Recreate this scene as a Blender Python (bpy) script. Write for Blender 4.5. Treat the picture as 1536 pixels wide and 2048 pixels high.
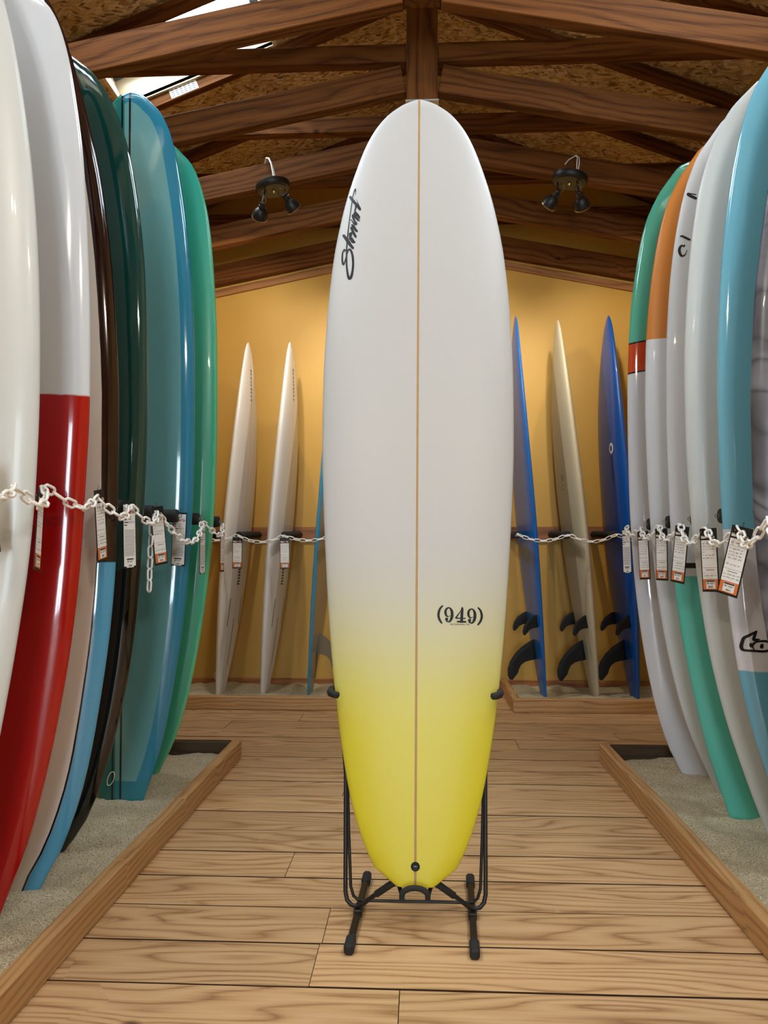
import bpy, bmesh, math, random
import numpy as np
from mathutils import Vector, Matrix

random.seed(7)
for o in list(bpy.data.objects):
    bpy.data.objects.remove(o)
scene = bpy.context.scene
COL = scene.collection

# ------------------------------------------------------------------ camera
cam_data = bpy.data.cameras.new('camera')
cam_data.sensor_fit = 'VERTICAL'
cam_data.sensor_height = 36.0
cam_data.lens = 36.0 * 1540.0 / 2048.0
cam_data.clip_start = 0.02
cam = bpy.data.objects.new('camera', cam_data)
COL.objects.link(cam)
cam.location = (0.0, 0.0, 1.0)
cam.rotation_euler = (math.radians(90 + 2.8624), 0.0, math.radians(2.7476))
scene.camera = cam

# ------------------------------------------------------------------ world and exposure
world = bpy.data.worlds.new('overcast_sky')
scene.world = world
world.use_nodes = True
bg = world.node_tree.nodes['Background']
bg.inputs['Color'].default_value = (0.82, 0.915, 1.0, 1.0)
bg.inputs['Strength'].default_value = 18.0
scene.view_settings.view_transform = 'Standard'
scene.view_settings.look = 'None'
scene.view_settings.gamma = 1.0
scene.view_settings.use_curve_mapping = False
scene.view_settings.exposure = 0.32

SPOT_POWER = 42.0          # one ceiling spot bulb
REAR_SPOT_POWER = 30.0    # bulbs of the fixtures nearer the entrance


def portal(name, loc, rot, sx, sy):
    d = bpy.data.lights.new(name, 'AREA')
    d.shape = 'RECTANGLE'
    d.size, d.size_y = sx, sy
    d.cycles.is_portal = True
    o = bpy.data.objects.new(name, d)
    COL.objects.link(o)
    o.location = loc
    o.rotation_euler = rot
    return o


ROOF_K = 0.395                       # roof pitch
ROOF_TOP = 4.265                     # underside of the roof boards at the ridge
ROOF_A = math.atan(ROOF_K)
X_WALL = 1.80
Y_BACK = 5.62
Y_FRONT = -3.6


def roof_z(x):
    return ROOF_TOP - ROOF_K * abs(x)


# one seen skylight bay, then unseen ones added for top light: (x_upper, x_lower, y0, y1)
SEEN_AND_ADDED_SKYLIGHTS = [(-0.85, -1.72, 3.765, 4.285), (-0.85, -1.72, 1.905, 2.415), (0.85, 1.72, 1.905, 2.415), (-0.85, -1.72, 0.66, 1.18),
             (0.85, 1.72, 0.66, 1.18),
             (-0.85, -1.72, 2.525, 3.035), (0.85, 1.72, 2.525, 3.035)]
for i, (xa, xb, y0, y1) in enumerate(SEEN_AND_ADDED_SKYLIGHTS):
    xm = (xa + xb) / 2
    s = 1 if xm > 0 else -1
    off = 0.10
    portal('skylight_portal', (xm + s * off * math.sin(ROOF_A), (y0 + y1) / 2, roof_z(xm) + off * math.cos(ROOF_A)),
           (0, s * ROOF_A, 0), abs(xa - xb) / math.cos(ROOF_A), y1 - y0)
# shop window behind the viewpoint
WIN = (-0.5, 0.5, 0.06, 2.2)
portal('window_portal', (0, Y_FRONT - 0.01, (WIN[2] + WIN[3]) / 2), (math.radians(90), 0, 0),
       WIN[1] - WIN[0], WIN[3] - WIN[2])


# ------------------------------------------------------------------ helpers
def lin(r, g, b):
    def f(c):
        c = c / 255.0
        return c / 12.92 if c <= 0.04045 else ((c + 0.055) / 1.055) ** 2.4
    return (f(r), f(g), f(b), 1.0)


def mesh_obj(name, verts, faces, mat=None, parent=None, smooth=False):
    me = bpy.data.meshes.new(name)
    me.from_pydata([tuple(v) for v in verts], [], faces)
    if mat:
        me.materials.append(mat)
    if smooth:
        me.polygons.foreach_set('use_smooth', [True] * len(me.polygons))
    me.update()
    o = bpy.data.objects.new(name, me)
    COL.objects.link(o)
    if parent:
        o.parent = parent
    return o


def empty(name, loc=(0, 0, 0), parent=None):
    o = bpy.data.objects.new(name, None)
    COL.objects.link(o)
    o.empty_display_size = 0.05
    o.location = loc
    if parent:
        o.parent = parent
    return o


def tag(o, label, cat, group=None, kind=None):
    o['label'] = label
    o['category'] = cat
    if group:
        o['group'] = group
    if kind:
        o['kind'] = kind
    return o


def struct(o):
    o['kind'] = 'structure'
    return o


class MB:
    """Collects shapes into one mesh."""

    def __init__(self):
        self.v = []
        self.f = []

    def add(self, verts, faces):
        n = len(self.v)
        self.v += [tuple(v) for v in verts]
        self.f += [tuple(i + n for i in f) for f in faces]
        return self

    def box(self, x0, x1, y0, y1, z0, z1, bev=0.0):
        if bev <= 0:
            v = [(x, y, z) for x in (x0, x1) for y in (y0, y1) for z in (z0, z1)]
            f = [(0, 1, 3, 2), (4, 6, 7, 5), (0, 4, 5, 1), (2, 3, 7, 6), (0, 2, 6, 4), (1, 5, 7, 3)]
            return self.add(v, f)
        bm = bmesh.new()
        bmesh.ops.create_cube(bm, size=1.0)
        for q in bm.verts:
            q.co = Vector((x0 + (q.co.x + .5) * (x1 - x0), y0 + (q.co.y + .5) * (y1 - y0), z0 + (q.co.z + .5) * (z1 - z0)))
        bmesh.ops.bevel(bm, geom=bm.edges[:], offset=bev, segments=1, affect='EDGES')
        bm.verts.index_update()
        self.add([q.co[:] for q in bm.verts], [[q.index for q in p.verts] for p in bm.faces])
        bm.free()
        return self

    def tube(self, pts, r, seg=10, closed=False, caps=True):
        pts = [Vector(p) for p in pts]
        n = len(pts)
        rs = r if isinstance(r, (list, tuple)) else [r] * n
        up = None
        rings = []
        for i in range(n):
            if closed:
                t = pts[(i + 1) % n] - pts[i - 1]
            else:
                t = pts[min(i + 1, n - 1)] - pts[max(i - 1, 0)]
            t.normalize()
            if up is None:
                up = Vector((0, 0, 1)) if abs(t.z) < 0.9 else Vector((1, 0, 0))
            a = t.cross(up)
            if a.length < 1e-6:
                a = t.orthogonal()
            a.normalize()
            b = a.cross(t).normalized()
            up = b
            rings.append([pts[i] + (a * math.cos(k * 2 * math.pi / seg) + b * math.sin(k * 2 * math.pi / seg)) * rs[i]
                          for k in range(seg)])
        v = [q for ring in rings for q in ring]
        f = []
        m = n if closed else n - 1
        for i in range(m):
            j = (i + 1) % n
            for k in range(seg):
                k2 = (k + 1) % seg
                f.append((i * seg + k, i * seg + k2, j * seg + k2, j * seg + k))
        if caps and not closed:
            f.append(tuple(reversed(range(seg))))
            f.append(tuple((n - 1) * seg + k for k in range(seg)))
        return self.add(v, f)

    def lathe(self, prof, seg=24, origin=(0, 0, 0), axis=(0, 0, 1)):
        q = Vector((0, 0, 1)).rotation_difference(Vector(axis).normalized())
        o = Vector(origin)
        v, f = [], []
        for r, z in prof:
            for k in range(seg):
                a = 2 * math.pi * k / seg
                v.append(o + q @ Vector((r * math.cos(a), r * math.sin(a), z)))
        for i in range(len(prof) - 1):
            for k in range(seg):
                k2 = (k + 1) % seg
                f.append((i * seg + k, i * seg + k2, (i + 1) * seg + k2, (i + 1) * seg + k))
        f.append(tuple(reversed(range(seg))))
        f.append(tuple((len(prof) - 1) * seg + k for k in range(seg)))
        return self.add(v, f)

    def ribbon(self, pts, proj=None, close=False):
        """pts: (x, z, width) drawn flat; proj maps (x, z) to a 3D point."""
        P = np.array([(p[0], p[1]) for p in pts], float)
        W = np.array([p[2] for p in pts], float)
        n = len(P)
        sub = 4 if n > 2 else 1
        Q, QW = [], []
        for i in range(n - 1):
            p0, p1, p2, p3 = P[max(i - 1, 0)], P[i], P[i + 1], P[min(i + 2, n - 1)]
            for s in range(sub):
                t = s / sub
                Q.append(0.5 * (2 * p1 + (p2 - p0) * t + (2 * p0 - 5 * p1 + 4 * p2 - p3) * t * t + (3 * p1 - p0 - 3 * p2 + p3) * t ** 3))
                QW.append(W[i] * (1 - t) + W[i + 1] * t)
        Q.append(P[-1])
        QW.append(W[-1])
        v = []
        for i in range(len(Q)):
            d = Q[min(i + 1, len(Q) - 1)] - Q[max(i - 1, 0)]
            l = math.hypot(*d) or 1.0
            nx, nz = -d[1] / l, d[0] / l
            h = QW[i] / 2
            for s in (-1, 1):
                x, z = Q[i][0] + s * nx * h, Q[i][1] + s * nz * h
                v.append(proj(x, z) if proj else (x, 0, z))
        f = [(2 * i, 2 * i + 1, 2 * i + 3, 2 * i + 2) for i in range(len(Q) - 1)]
        # rounded ends
        for e, sgn in ((0, -1), (len(Q) - 1, 1)):
            d = (Q[min(e + 1, len(Q) - 1)] - Q[max(e - 1, 0)])
            l = math.hypot(*d) or 1.0
            d = d / l
            nrm = np.array((-d[1], d[0]))
            h = QW[e] / 2
            base = len(v)
            ring = []
            for k in range(5):
                a = math.pi * k / 4
                q = Q[e] + nrm * h * math.cos(a) + d * sgn * h * math.sin(a)
                v.append(proj(q[0], q[1]) if proj else (q[0], 0, q[1]))
                ring.append(base + k)
            f.append(tuple(ring if sgn < 0 else reversed(ring)))
        return self.add(v, f)

    def build(self, name, mat, parent=None, smooth=False):
        return mesh_obj(name, self.v, self.f, mat, parent, smooth)


def auto_smooth(o, deg=35):
    me = o.data
    me.polygons.foreach_set('use_smooth', [True] * len(me.polygons))
    me.set_sharp_from_angle(angle=math.radians(deg))
    return o


def copy_to(o, parent=None):
    c = o.copy()
    COL.objects.link(c)
    c.parent = parent
    for ch in list(o.children):
        copy_to(ch, c)
    return c


# ------------------------------------------------------------------ materials
def new_mat(name):
    m = bpy.data.materials.new(name)
    m.use_nodes = True
    nt = m.node_tree
    return m, nt, nt.nodes['Principled BSDF']


def plain(name, col, rough=0.5, metal=0.0, coat=0.0, noise=0.0, nscale=20.0, spec=0.5):
    m, nt, b = new_mat(name)
    b.inputs['Roughness'].default_value = rough
    b.inputs['Metallic'].default_value = metal
    b.inputs['Coat Weight'].default_value = coat
    b.inputs['Specular IOR Level'].default_value = spec
    tc = nt.nodes.new('ShaderNodeTexCoord')
    nz = nt.nodes.new('ShaderNodeTexNoise')
    nz.inputs['Scale'].default_value = nscale
    nt.links.new(tc.outputs['Object'], nz.inputs['Vector'])
    mx = nt.nodes.new('ShaderNodeMix')
    mx.data_type = 'RGBA'
    mx.inputs['A'].default_value = [c * (1 - noise) for c in col[:3]] + [1]
    mx.inputs['B'].default_value = [min(1, c * (1 + noise)) for c in col[:3]] + [1]
    nt.links.new(nz.outputs['Fac'], mx.inputs['Factor'])
    nt.links.new(mx.outputs['Result'], b.inputs['Base Color'])
    return m


def N(nt, typ, **kw):
    n = nt.nodes.new(typ)
    for k, v in kw.items():
        setattr(n, k, v)
    return n


def math_node(nt, op, a, b=None, c=None):
    n = nt.nodes.new('ShaderNodeMath')
    n.operation = op
    for i, x in enumerate((a, b, c)):
        if x is None:
            continue
        if isinstance(x, (int, float)):
            n.inputs[i].default_value = x
        else:
            nt.links.new(x, n.inputs[i])
    return n.outputs[0]


def mix_col(nt, fac, a, b, mode='MIX'):
    n = nt.nodes.new('ShaderNodeMix')
    n.data_type = 'RGBA'
    n.blend_type = mode
    for k, x in (('Factor', fac), ('A', a), ('B', b)):
        if isinstance(x, (int, float)):
            n.inputs[k].default_value = x
        elif isinstance(x, (tuple, list)):
            n.inputs[k].default_value = x
        else:
            nt.links.new(x, n.inputs[k])
    return n.outputs['Result']


def ramp(nt, fac, stops):
    n = nt.nodes.new('ShaderNodeValToRGB')
    el = n.color_ramp.elements
    while len(el) < len(stops):
        el.new(0.5)
    for e, (p, c) in zip(el, stops):
        e.position = p
        e.color = c
    nt.links.new(fac, n.inputs['Fac'])
    return n.outputs['Color']


def wood(name, dark, mid, light, rough=0.6, vary=0.25, knots=0.5, ring=9.0, knotcol=None, bump=0.15, coat=0.0, ringamp=0.7, lines=26.0, kscale=5.5, kdens=0.2):
    """Sawn timber; the grain runs along the object's local x."""
    m, nt, b = new_mat(name)
    L = nt.links
    tc = N(nt, 'ShaderNodeTexCoord')
    oi = N(nt, 'ShaderNodeObjectInfo')
    rnd = math_node(nt, 'MULTIPLY', oi.outputs['Random'], 41.0)
    comb = N(nt, 'ShaderNodeCombineXYZ')
    for i in range(3):
        L.new(rnd, comb.inputs[i])
    add = N(nt, 'ShaderNodeVectorMath', operation='ADD')
    L.new(tc.outputs['Object'], add.inputs[0])
    L.new(comb.outputs[0], add.inputs[1])
    P = add.outputs[0]

    def mapped(sx, sy, sz):
        mp = N(nt, 'ShaderNodeMapping')
        mp.inputs['Scale'].default_value = (sx, sy, sz)
        L.new(P, mp.inputs['Vector'])
        return mp.outputs[0]
    # sparse knots
    vo = N(nt, 'ShaderNodeTexVoronoi')
    vo.inputs['Scale'].default_value = 1.0
    vo.inputs['Randomness'].default_value = 0.9
    L.new(mapped(kscale * 0.62, kscale, kscale), vo.inputs['Vector'])
    vsep = N(nt, 'ShaderNodeSeparateColor')
    L.new(vo.outputs['Color'], vsep.inputs[0])
    pick = math_node(nt, 'LESS_THAN', vsep.outputs[0], kdens)
    kd = math_node(nt, 'ADD', vo.outputs['Distance'], math_node(nt, 'MULTIPLY', math_node(nt, 'SUBTRACT', 1.0, pick), 3.0))
    # growth rings: long lines warped by low noise, bulging round the knots
    nz = N(nt, 'ShaderNodeTexNoise')
    nz.inputs['Scale'].default_value = 1.0
    nz.inputs['Detail'].default_value = 2.0
    L.new(mapped(0.8, 5.5, 5.5), nz.inputs['Vector'])
    sp = N(nt, 'ShaderNodeSeparateXYZ')
    L.new(P, sp.inputs[0])
    across = math_node(nt, 'ADD', math_node(nt, 'MULTIPLY', sp.outputs[1], lines * 1.0), math_node(nt, 'MULTIPLY', sp.outputs[2], lines * 1.4))
    kinf = math_node(nt, 'DIVIDE', 0.05, math_node(nt, 'ADD', math_node(nt, 'POWER', kd, 2.0), 0.04))
    rings = math_node(nt, 'ADD', math_node(nt, 'ADD', across, math_node(nt, 'MULTIPLY', nz.outputs['Fac'], ring)), math_node(nt, 'MULTIPLY', kinf, 1.6))
    tri = math_node(nt, 'POWER', math_node(nt, 'PINGPONG', rings, 1.0), 0.6)
    fine = N(nt, 'ShaderNodeTexNoise')
    fine.inputs['Scale'].default_value = 1.0
    fine.inputs['Detail'].default_value = 4.0
    L.new(mapped(5.0, 140.0, 140.0), fine.inputs['Vector'])
    g = math_node(nt, 'ADD', math_node(nt, 'MULTIPLY', tri, ringamp), math_node(nt, 'MULTIPLY', math_node(nt, 'SUBTRACT', fine.outputs['Fac'], 0.5), 0.7))
    col = ramp(nt, g, [(0.0, dark), (0.35, mid), (0.75, light)])
    # board to board tint
    hsv = N(nt, 'ShaderNodeHueSaturation')
    L.new(col, hsv.inputs['Color'])
    L.new(math_node(nt, 'ADD', math_node(nt, 'MULTIPLY', oi.outputs['Random'], vary), 1.0 - vary / 2), hsv.inputs['Value'])
    # blotches
    bl = N(nt, 'ShaderNodeTexNoise')
    bl.inputs['Scale'].default_value = 1.0
    bl.inputs['Detail'].default_value = 2.0
    L.new(mapped(2.5, 9.0, 9.0), bl.inputs['Vector'])
    col2 = mix_col(nt, math_node(nt, 'MULTIPLY', bl.outputs['Fac'], 0.45), hsv.outputs['Color'], mid, 'MULTIPLY')
    col2 = mix_col(nt, 0.35, hsv.outputs['Color'], col2)
    kc = knotcol or tuple(c * 0.35 for c in dark[:3]) + (1,)
    kmask = N(nt, 'ShaderNodeMapRange')
    kmask.inputs['From Min'].default_value = 0.04
    kmask.inputs['From Max'].default_value = 0.10
    kmask.inputs['To Min'].default_value = knots
    kmask.inputs['To Max'].default_value = 0.0
    L.new(kd, kmask.inputs['Value'])
    col3 = mix_col(nt, kmask.outputs[0], col2, kc)
    L.new(col3, b.inputs['Base Color'])
    b.inputs['Roughness'].default_value = rough
    b.inputs['Coat Weight'].default_value = coat
    bp = N(nt, 'ShaderNodeBump')
    bp.inputs['Strength'].default_value = bump
    bp.inputs['Distance'].default_value = 0.002
    L.new(fine.outputs['Fac'], bp.inputs['Height'])
    L.new(bp.outputs[0], b.inputs['Normal'])
    return m


M_DECK = wood('deck_pine', lin(150, 110, 72), lin(196, 158, 114), lin(210, 175, 132), rough=0.5, vary=0.16, knots=0.85, ring=24.0, ringamp=0.62, lines=52.0, knotcol=lin(86, 50, 28), kdens=0.16)
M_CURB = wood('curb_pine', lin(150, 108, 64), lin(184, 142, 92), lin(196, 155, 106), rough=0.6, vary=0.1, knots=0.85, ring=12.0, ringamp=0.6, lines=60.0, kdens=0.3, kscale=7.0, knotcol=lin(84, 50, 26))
M_DARKB = wood('dark_end_board', lin(44, 30, 16), lin(62, 44, 24), lin(72, 52, 30), rough=0.7)  # darker wood colour for the end boards of the side beds
M_BEAM = wood('stained_beam', lin(76, 42, 16), lin(116, 71, 32), lin(132, 84, 42), rough=0.55, vary=0.24, knots=0.85, ring=11.0, bump=0.25, ringamp=0.45, lines=30.0, kdens=0.35, kscale=6.0, knotcol=lin(32, 19, 11))
M_RAIL = wood('rail_wood', lin(120, 72, 36), lin(150, 96, 54), lin(165, 110, 66), rough=0.5, vary=0.1, knots=0.4)
M_BASEB = wood('baseboard_wood', lin(130, 76, 36), lin(160, 98, 48), lin(176, 114, 62), rough=0.5, vary=0.1, knots=0.3)
M_TRIMW = wood('trim_wood', lin(120, 76, 38), lin(150, 100, 54), lin(168, 118, 68), rough=0.55, vary=0.1, knots=0.3)
M_REVEAL = wood('reveal_pine', lin(226, 200, 160), lin(244, 226, 194), lin(250, 236, 208), rough=0.6, vary=0.08, knots=0.3)


M_BEAM.node_tree.nodes['Principled BSDF'].inputs['Specular IOR Level'].default_value = 0.15
M_BEAM.node_tree.nodes['Principled BSDF'].inputs['Roughness'].default_value = 0.8


def make_osb():
    m, nt, b = new_mat('strand_board')
    L = nt.links
    tc = N(nt, 'ShaderNodeTexCoord')
    oi = N(nt, 'ShaderNodeObjectInfo')
    rnd = math_node(nt, 'MULTIPLY', oi.outputs['Random'], 23.0)
    comb = N(nt, 'ShaderNodeCombineXYZ')
    L.new(rnd, comb.inputs[0])
    L.new(rnd, comb.inputs[1])
    add = N(nt, 'ShaderNodeVectorMath', operation='ADD')
    L.new(tc.outputs['Object'], add.inputs[0])
    L.new(comb.outputs[0], add.inputs[1])
    col = None
    for k, (rot, s, seed) in enumerate(((0.15, (16, 60), 0.0), (1.1, (18, 66), 5.0), (-0.6, (14, 58), 9.0), (0.5, (26, 90), 13.0))):
        mp = N(nt, 'ShaderNodeMapping')
        mp.inputs['Location'].default_value = (seed, seed * 1.7, 0)
        mp.inputs['Rotation'].default_value = (0, 0, rot)
        L.new(add.outputs[0], mp.inputs['Vector'])
        nz = N(nt, 'ShaderNodeTexNoise')
        nz.inputs['Scale'].default_value = 7.0
        L.new(mp.outputs[0], nz.inputs['Vector'])
        dist = N(nt, 'ShaderNodeVectorMath', operation='MULTIPLY_ADD')
        L.new(nz.outputs['Color'], dist.inputs[0])
        dist.inputs[1].default_value = (0.05, 0.05, 0)
        L.new(mp.outputs[0], dist.inputs[2])
        sc = N(nt, 'ShaderNodeMapping')
        sc.inputs['Scale'].default_value = (s[0], s[1], 1)
        L.new(dist.outputs[0], sc.inputs['Vector'])
        vo = N(nt, 'ShaderNodeTexVoronoi')
        vo.voronoi_dimensions = '2D'
        vo.inputs['Scale'].default_value = 1.0
        L.new(sc.outputs[0], vo.inputs['Vector'])
        sep = N(nt, 'ShaderNodeSeparateColor')
        L.new(vo.outputs['Color'], sep.inputs[0])
        c = ramp(nt, sep.outputs[0], [(0.0, lin(136, 98, 56)), (0.2, lin(204, 164, 106)), (0.6, lin(232, 198, 142)), (0.9, lin(250, 226, 184)), (1.0, lin(110, 70, 36))])
        if col is None:
            col = c
        else:
            fac = math_node(nt, 'GREATER_THAN', sep.outputs[1], 0.55)
            col = mix_col(nt, fac, col, c)
    nz = N(nt, 'ShaderNodeTexNoise')
    nz.inputs['Scale'].default_value = 3.0
    L.new(add.outputs[0], nz.inputs['Vector'])
    col = mix_col(nt, math_node(nt, 'MULTIPLY', nz.outputs['Fac'], 0.2), col, lin(170, 124, 76), 'MULTIPLY')
    L.new(col, b.inputs['Base Color'])
    b.inputs['Roughness'].default_value = 0.7
    return m


M_OSB = make_osb()


def make_paint(name, col, rough=0.55):
    m, nt, b = new_mat(name)
    L = nt.links
    tc = N(nt, 'ShaderNodeTexCoord')
    nz = N(nt, 'ShaderNodeTexNoise')
    nz.inputs['Scale'].default_value = 160.0
    L.new(tc.outputs['Object'], nz.inputs['Vector'])
    b.inputs['Base Color'].default_value = col
    b.inputs['Roughness'].default_value = rough
    bp = N(nt, 'ShaderNodeBump')
    bp.inputs['Strength'].default_value = 0.12
    bp.inputs['Distance'].default_value = 0.002
    L.new(nz.outputs['Fac'], bp.inputs['Height'])
    L.new(bp.outputs[0], b.inputs['Normal'])
    return m


M_WALL = make_paint('mustard_paint', lin(194, 152, 68))
M_WALL_W = make_paint('cream_paint', lin(228, 222, 208))


def make_sand():
    m, nt, b = new_mat('sand')
    L = nt.links
    tc = N(nt, 'ShaderNodeTexCoord')
    n1 = N(nt, 'ShaderNodeTexNoise')
    n1.inputs['Scale'].default_value = 240.0
    n1.inputs['Detail'].default_value = 3.0
    L.new(tc.outputs['Object'], n1.inputs['Vector'])
    n2 = N(nt, 'ShaderNodeTexNoise')
    n2.inputs['Scale'].default_value = 9.0
    L.new(tc.outputs['Object'], n2.inputs['Vector'])
    c = ramp(nt, n1.outputs['Fac'], [(0.3, lin(120, 106, 80)), (0.5, lin(192, 179, 148)), (0.72, lin(226, 216, 190))])
    c = mix_col(nt, math_node(nt, 'MULTIPLY', n2.outputs['Fac'], 0.25), c, lin(170, 150, 116), 'MULTIPLY')
    L.new(c, b.inputs['Base Color'])
    b.inputs['Roughness'].default_value = 0.95
    bp = N(nt, 'ShaderNodeBump')
    bp.inputs['Strength'].default_value = 0.7
    bp.inputs['Distance'].default_value = 0.004
    L.new(n1.outputs['Fac'], bp.inputs['Height'])
    L.new(bp.outputs[0], b.inputs['Normal'])
    return m


M_SAND = make_sand()
M_BLACK = plain('black_powder_coat', lin(24, 24, 26), 0.45)
M_STEEL = plain('worn_black_steel', lin(46, 44, 42), 0.4, 0.6, noise=0.3, nscale=40)
M_FOAM = plain('black_foam', lin(30, 30, 31), 0.8, noise=0.2, nscale=120)
M_CHAIN = plain('white_plastic', lin(246, 245, 242), 0.4, noise=0.03)
M_METAL = plain('zinc', lin(170, 168, 160), 0.35, 0.9)
M_PLATE = plain('galvanised_plate', lin(190, 192, 194), 0.45, 0.5, noise=0.1)
M_CARD = plain('black_card', lin(20, 18, 18), 0.5)
M_PAPER = plain('white_card', lin(236, 234, 232), 0.6)
M_ORANGE = plain('orange_print', lin(214, 116, 58), 0.6)
M_INK = plain('ink', lin(30, 30, 34), 0.6)
M_GREYINK = plain('grey_print', lin(105, 105, 112), 0.6)
M_REDINK = plain('red_print', lin(190, 60, 40), 0.6)
M_DECAL = plain('black_decal', lin(13, 12, 15), 0.5, spec=0.3)
M_WHITE_DECAL = plain('white_decal', lin(235, 238, 245), 0.35)
M_NAVY_DECAL = plain('navy_decal', lin(14, 24, 70), 0.35)
M_CORD = plain('white_cord', lin(232, 228, 214), 0.6)
M_CABLE = plain('white_cable', lin(236, 232, 222), 0.45)
M_FIN = plain('black_fin', lin(18, 18, 19), 0.55, noise=0.1, spec=0.3)
M_GAP_SHADE = plain('painted_gap_shade', lin(70, 46, 28), 0.9)  # plank sides coloured dark to stand for the shade in the gaps
M_ALU = plain('blue_grey_aluminium', lin(96, 118, 150), 0.4, 0.3)
M_BRASS = plain('brass_rim', lin(190, 160, 110), 0.3, 0.9)


def make_glass():
    m, nt, b = new_mat('clear_glazing')
    nt.nodes.remove(b)
    out = nt.nodes['Material Output']
    tr = N(nt, 'ShaderNodeBsdfTransparent')
    tr.inputs['Color'].default_value = (0.95, 0.97, 0.98, 1)
    gl = N(nt, 'ShaderNodeBsdfGlossy')
    gl.inputs['Roughness'].default_value = 0.02
    lw = N(nt, 'ShaderNodeFresnel')
    lw.inputs['IOR'].default_value = 1.2
    mx = N(nt, 'ShaderNodeMixShader')
    nt.links.new(lw.outputs[0], mx.inputs[0])
    nt.links.new(tr.outputs[0], mx.inputs[1])
    nt.links.new(gl.outputs[0], mx.inputs[2])
    nt.links.new(mx.outputs[0], out.inputs['Surface'])
    return m


M_GLASS = make_glass()


def make_fin_glass():
    m, nt, b = new_mat('smoked_fibreglass')
    b.inputs['Base Color'].default_value = lin(120, 118, 112)
    b.inputs['Roughness'].default_value = 0.1
    b.inputs['Alpha'].default_value = 0.55
    tc = N(nt, 'ShaderNodeTexCoord')
    return m


M_FINGLASS = make_fin_glass()


def make_bulb(strength):
    m, nt, b = new_mat('lit_bulb')
    b.inputs['Base Color'].default_value = (1, 0.95, 0.85, 1)
    b.inputs['Emission Color'].default_value = (1, 0.86, 0.66, 1)
    b.inputs['Emission Strength'].default_value = strength
    return m


M_BULB = make_bulb(12.0)


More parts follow.
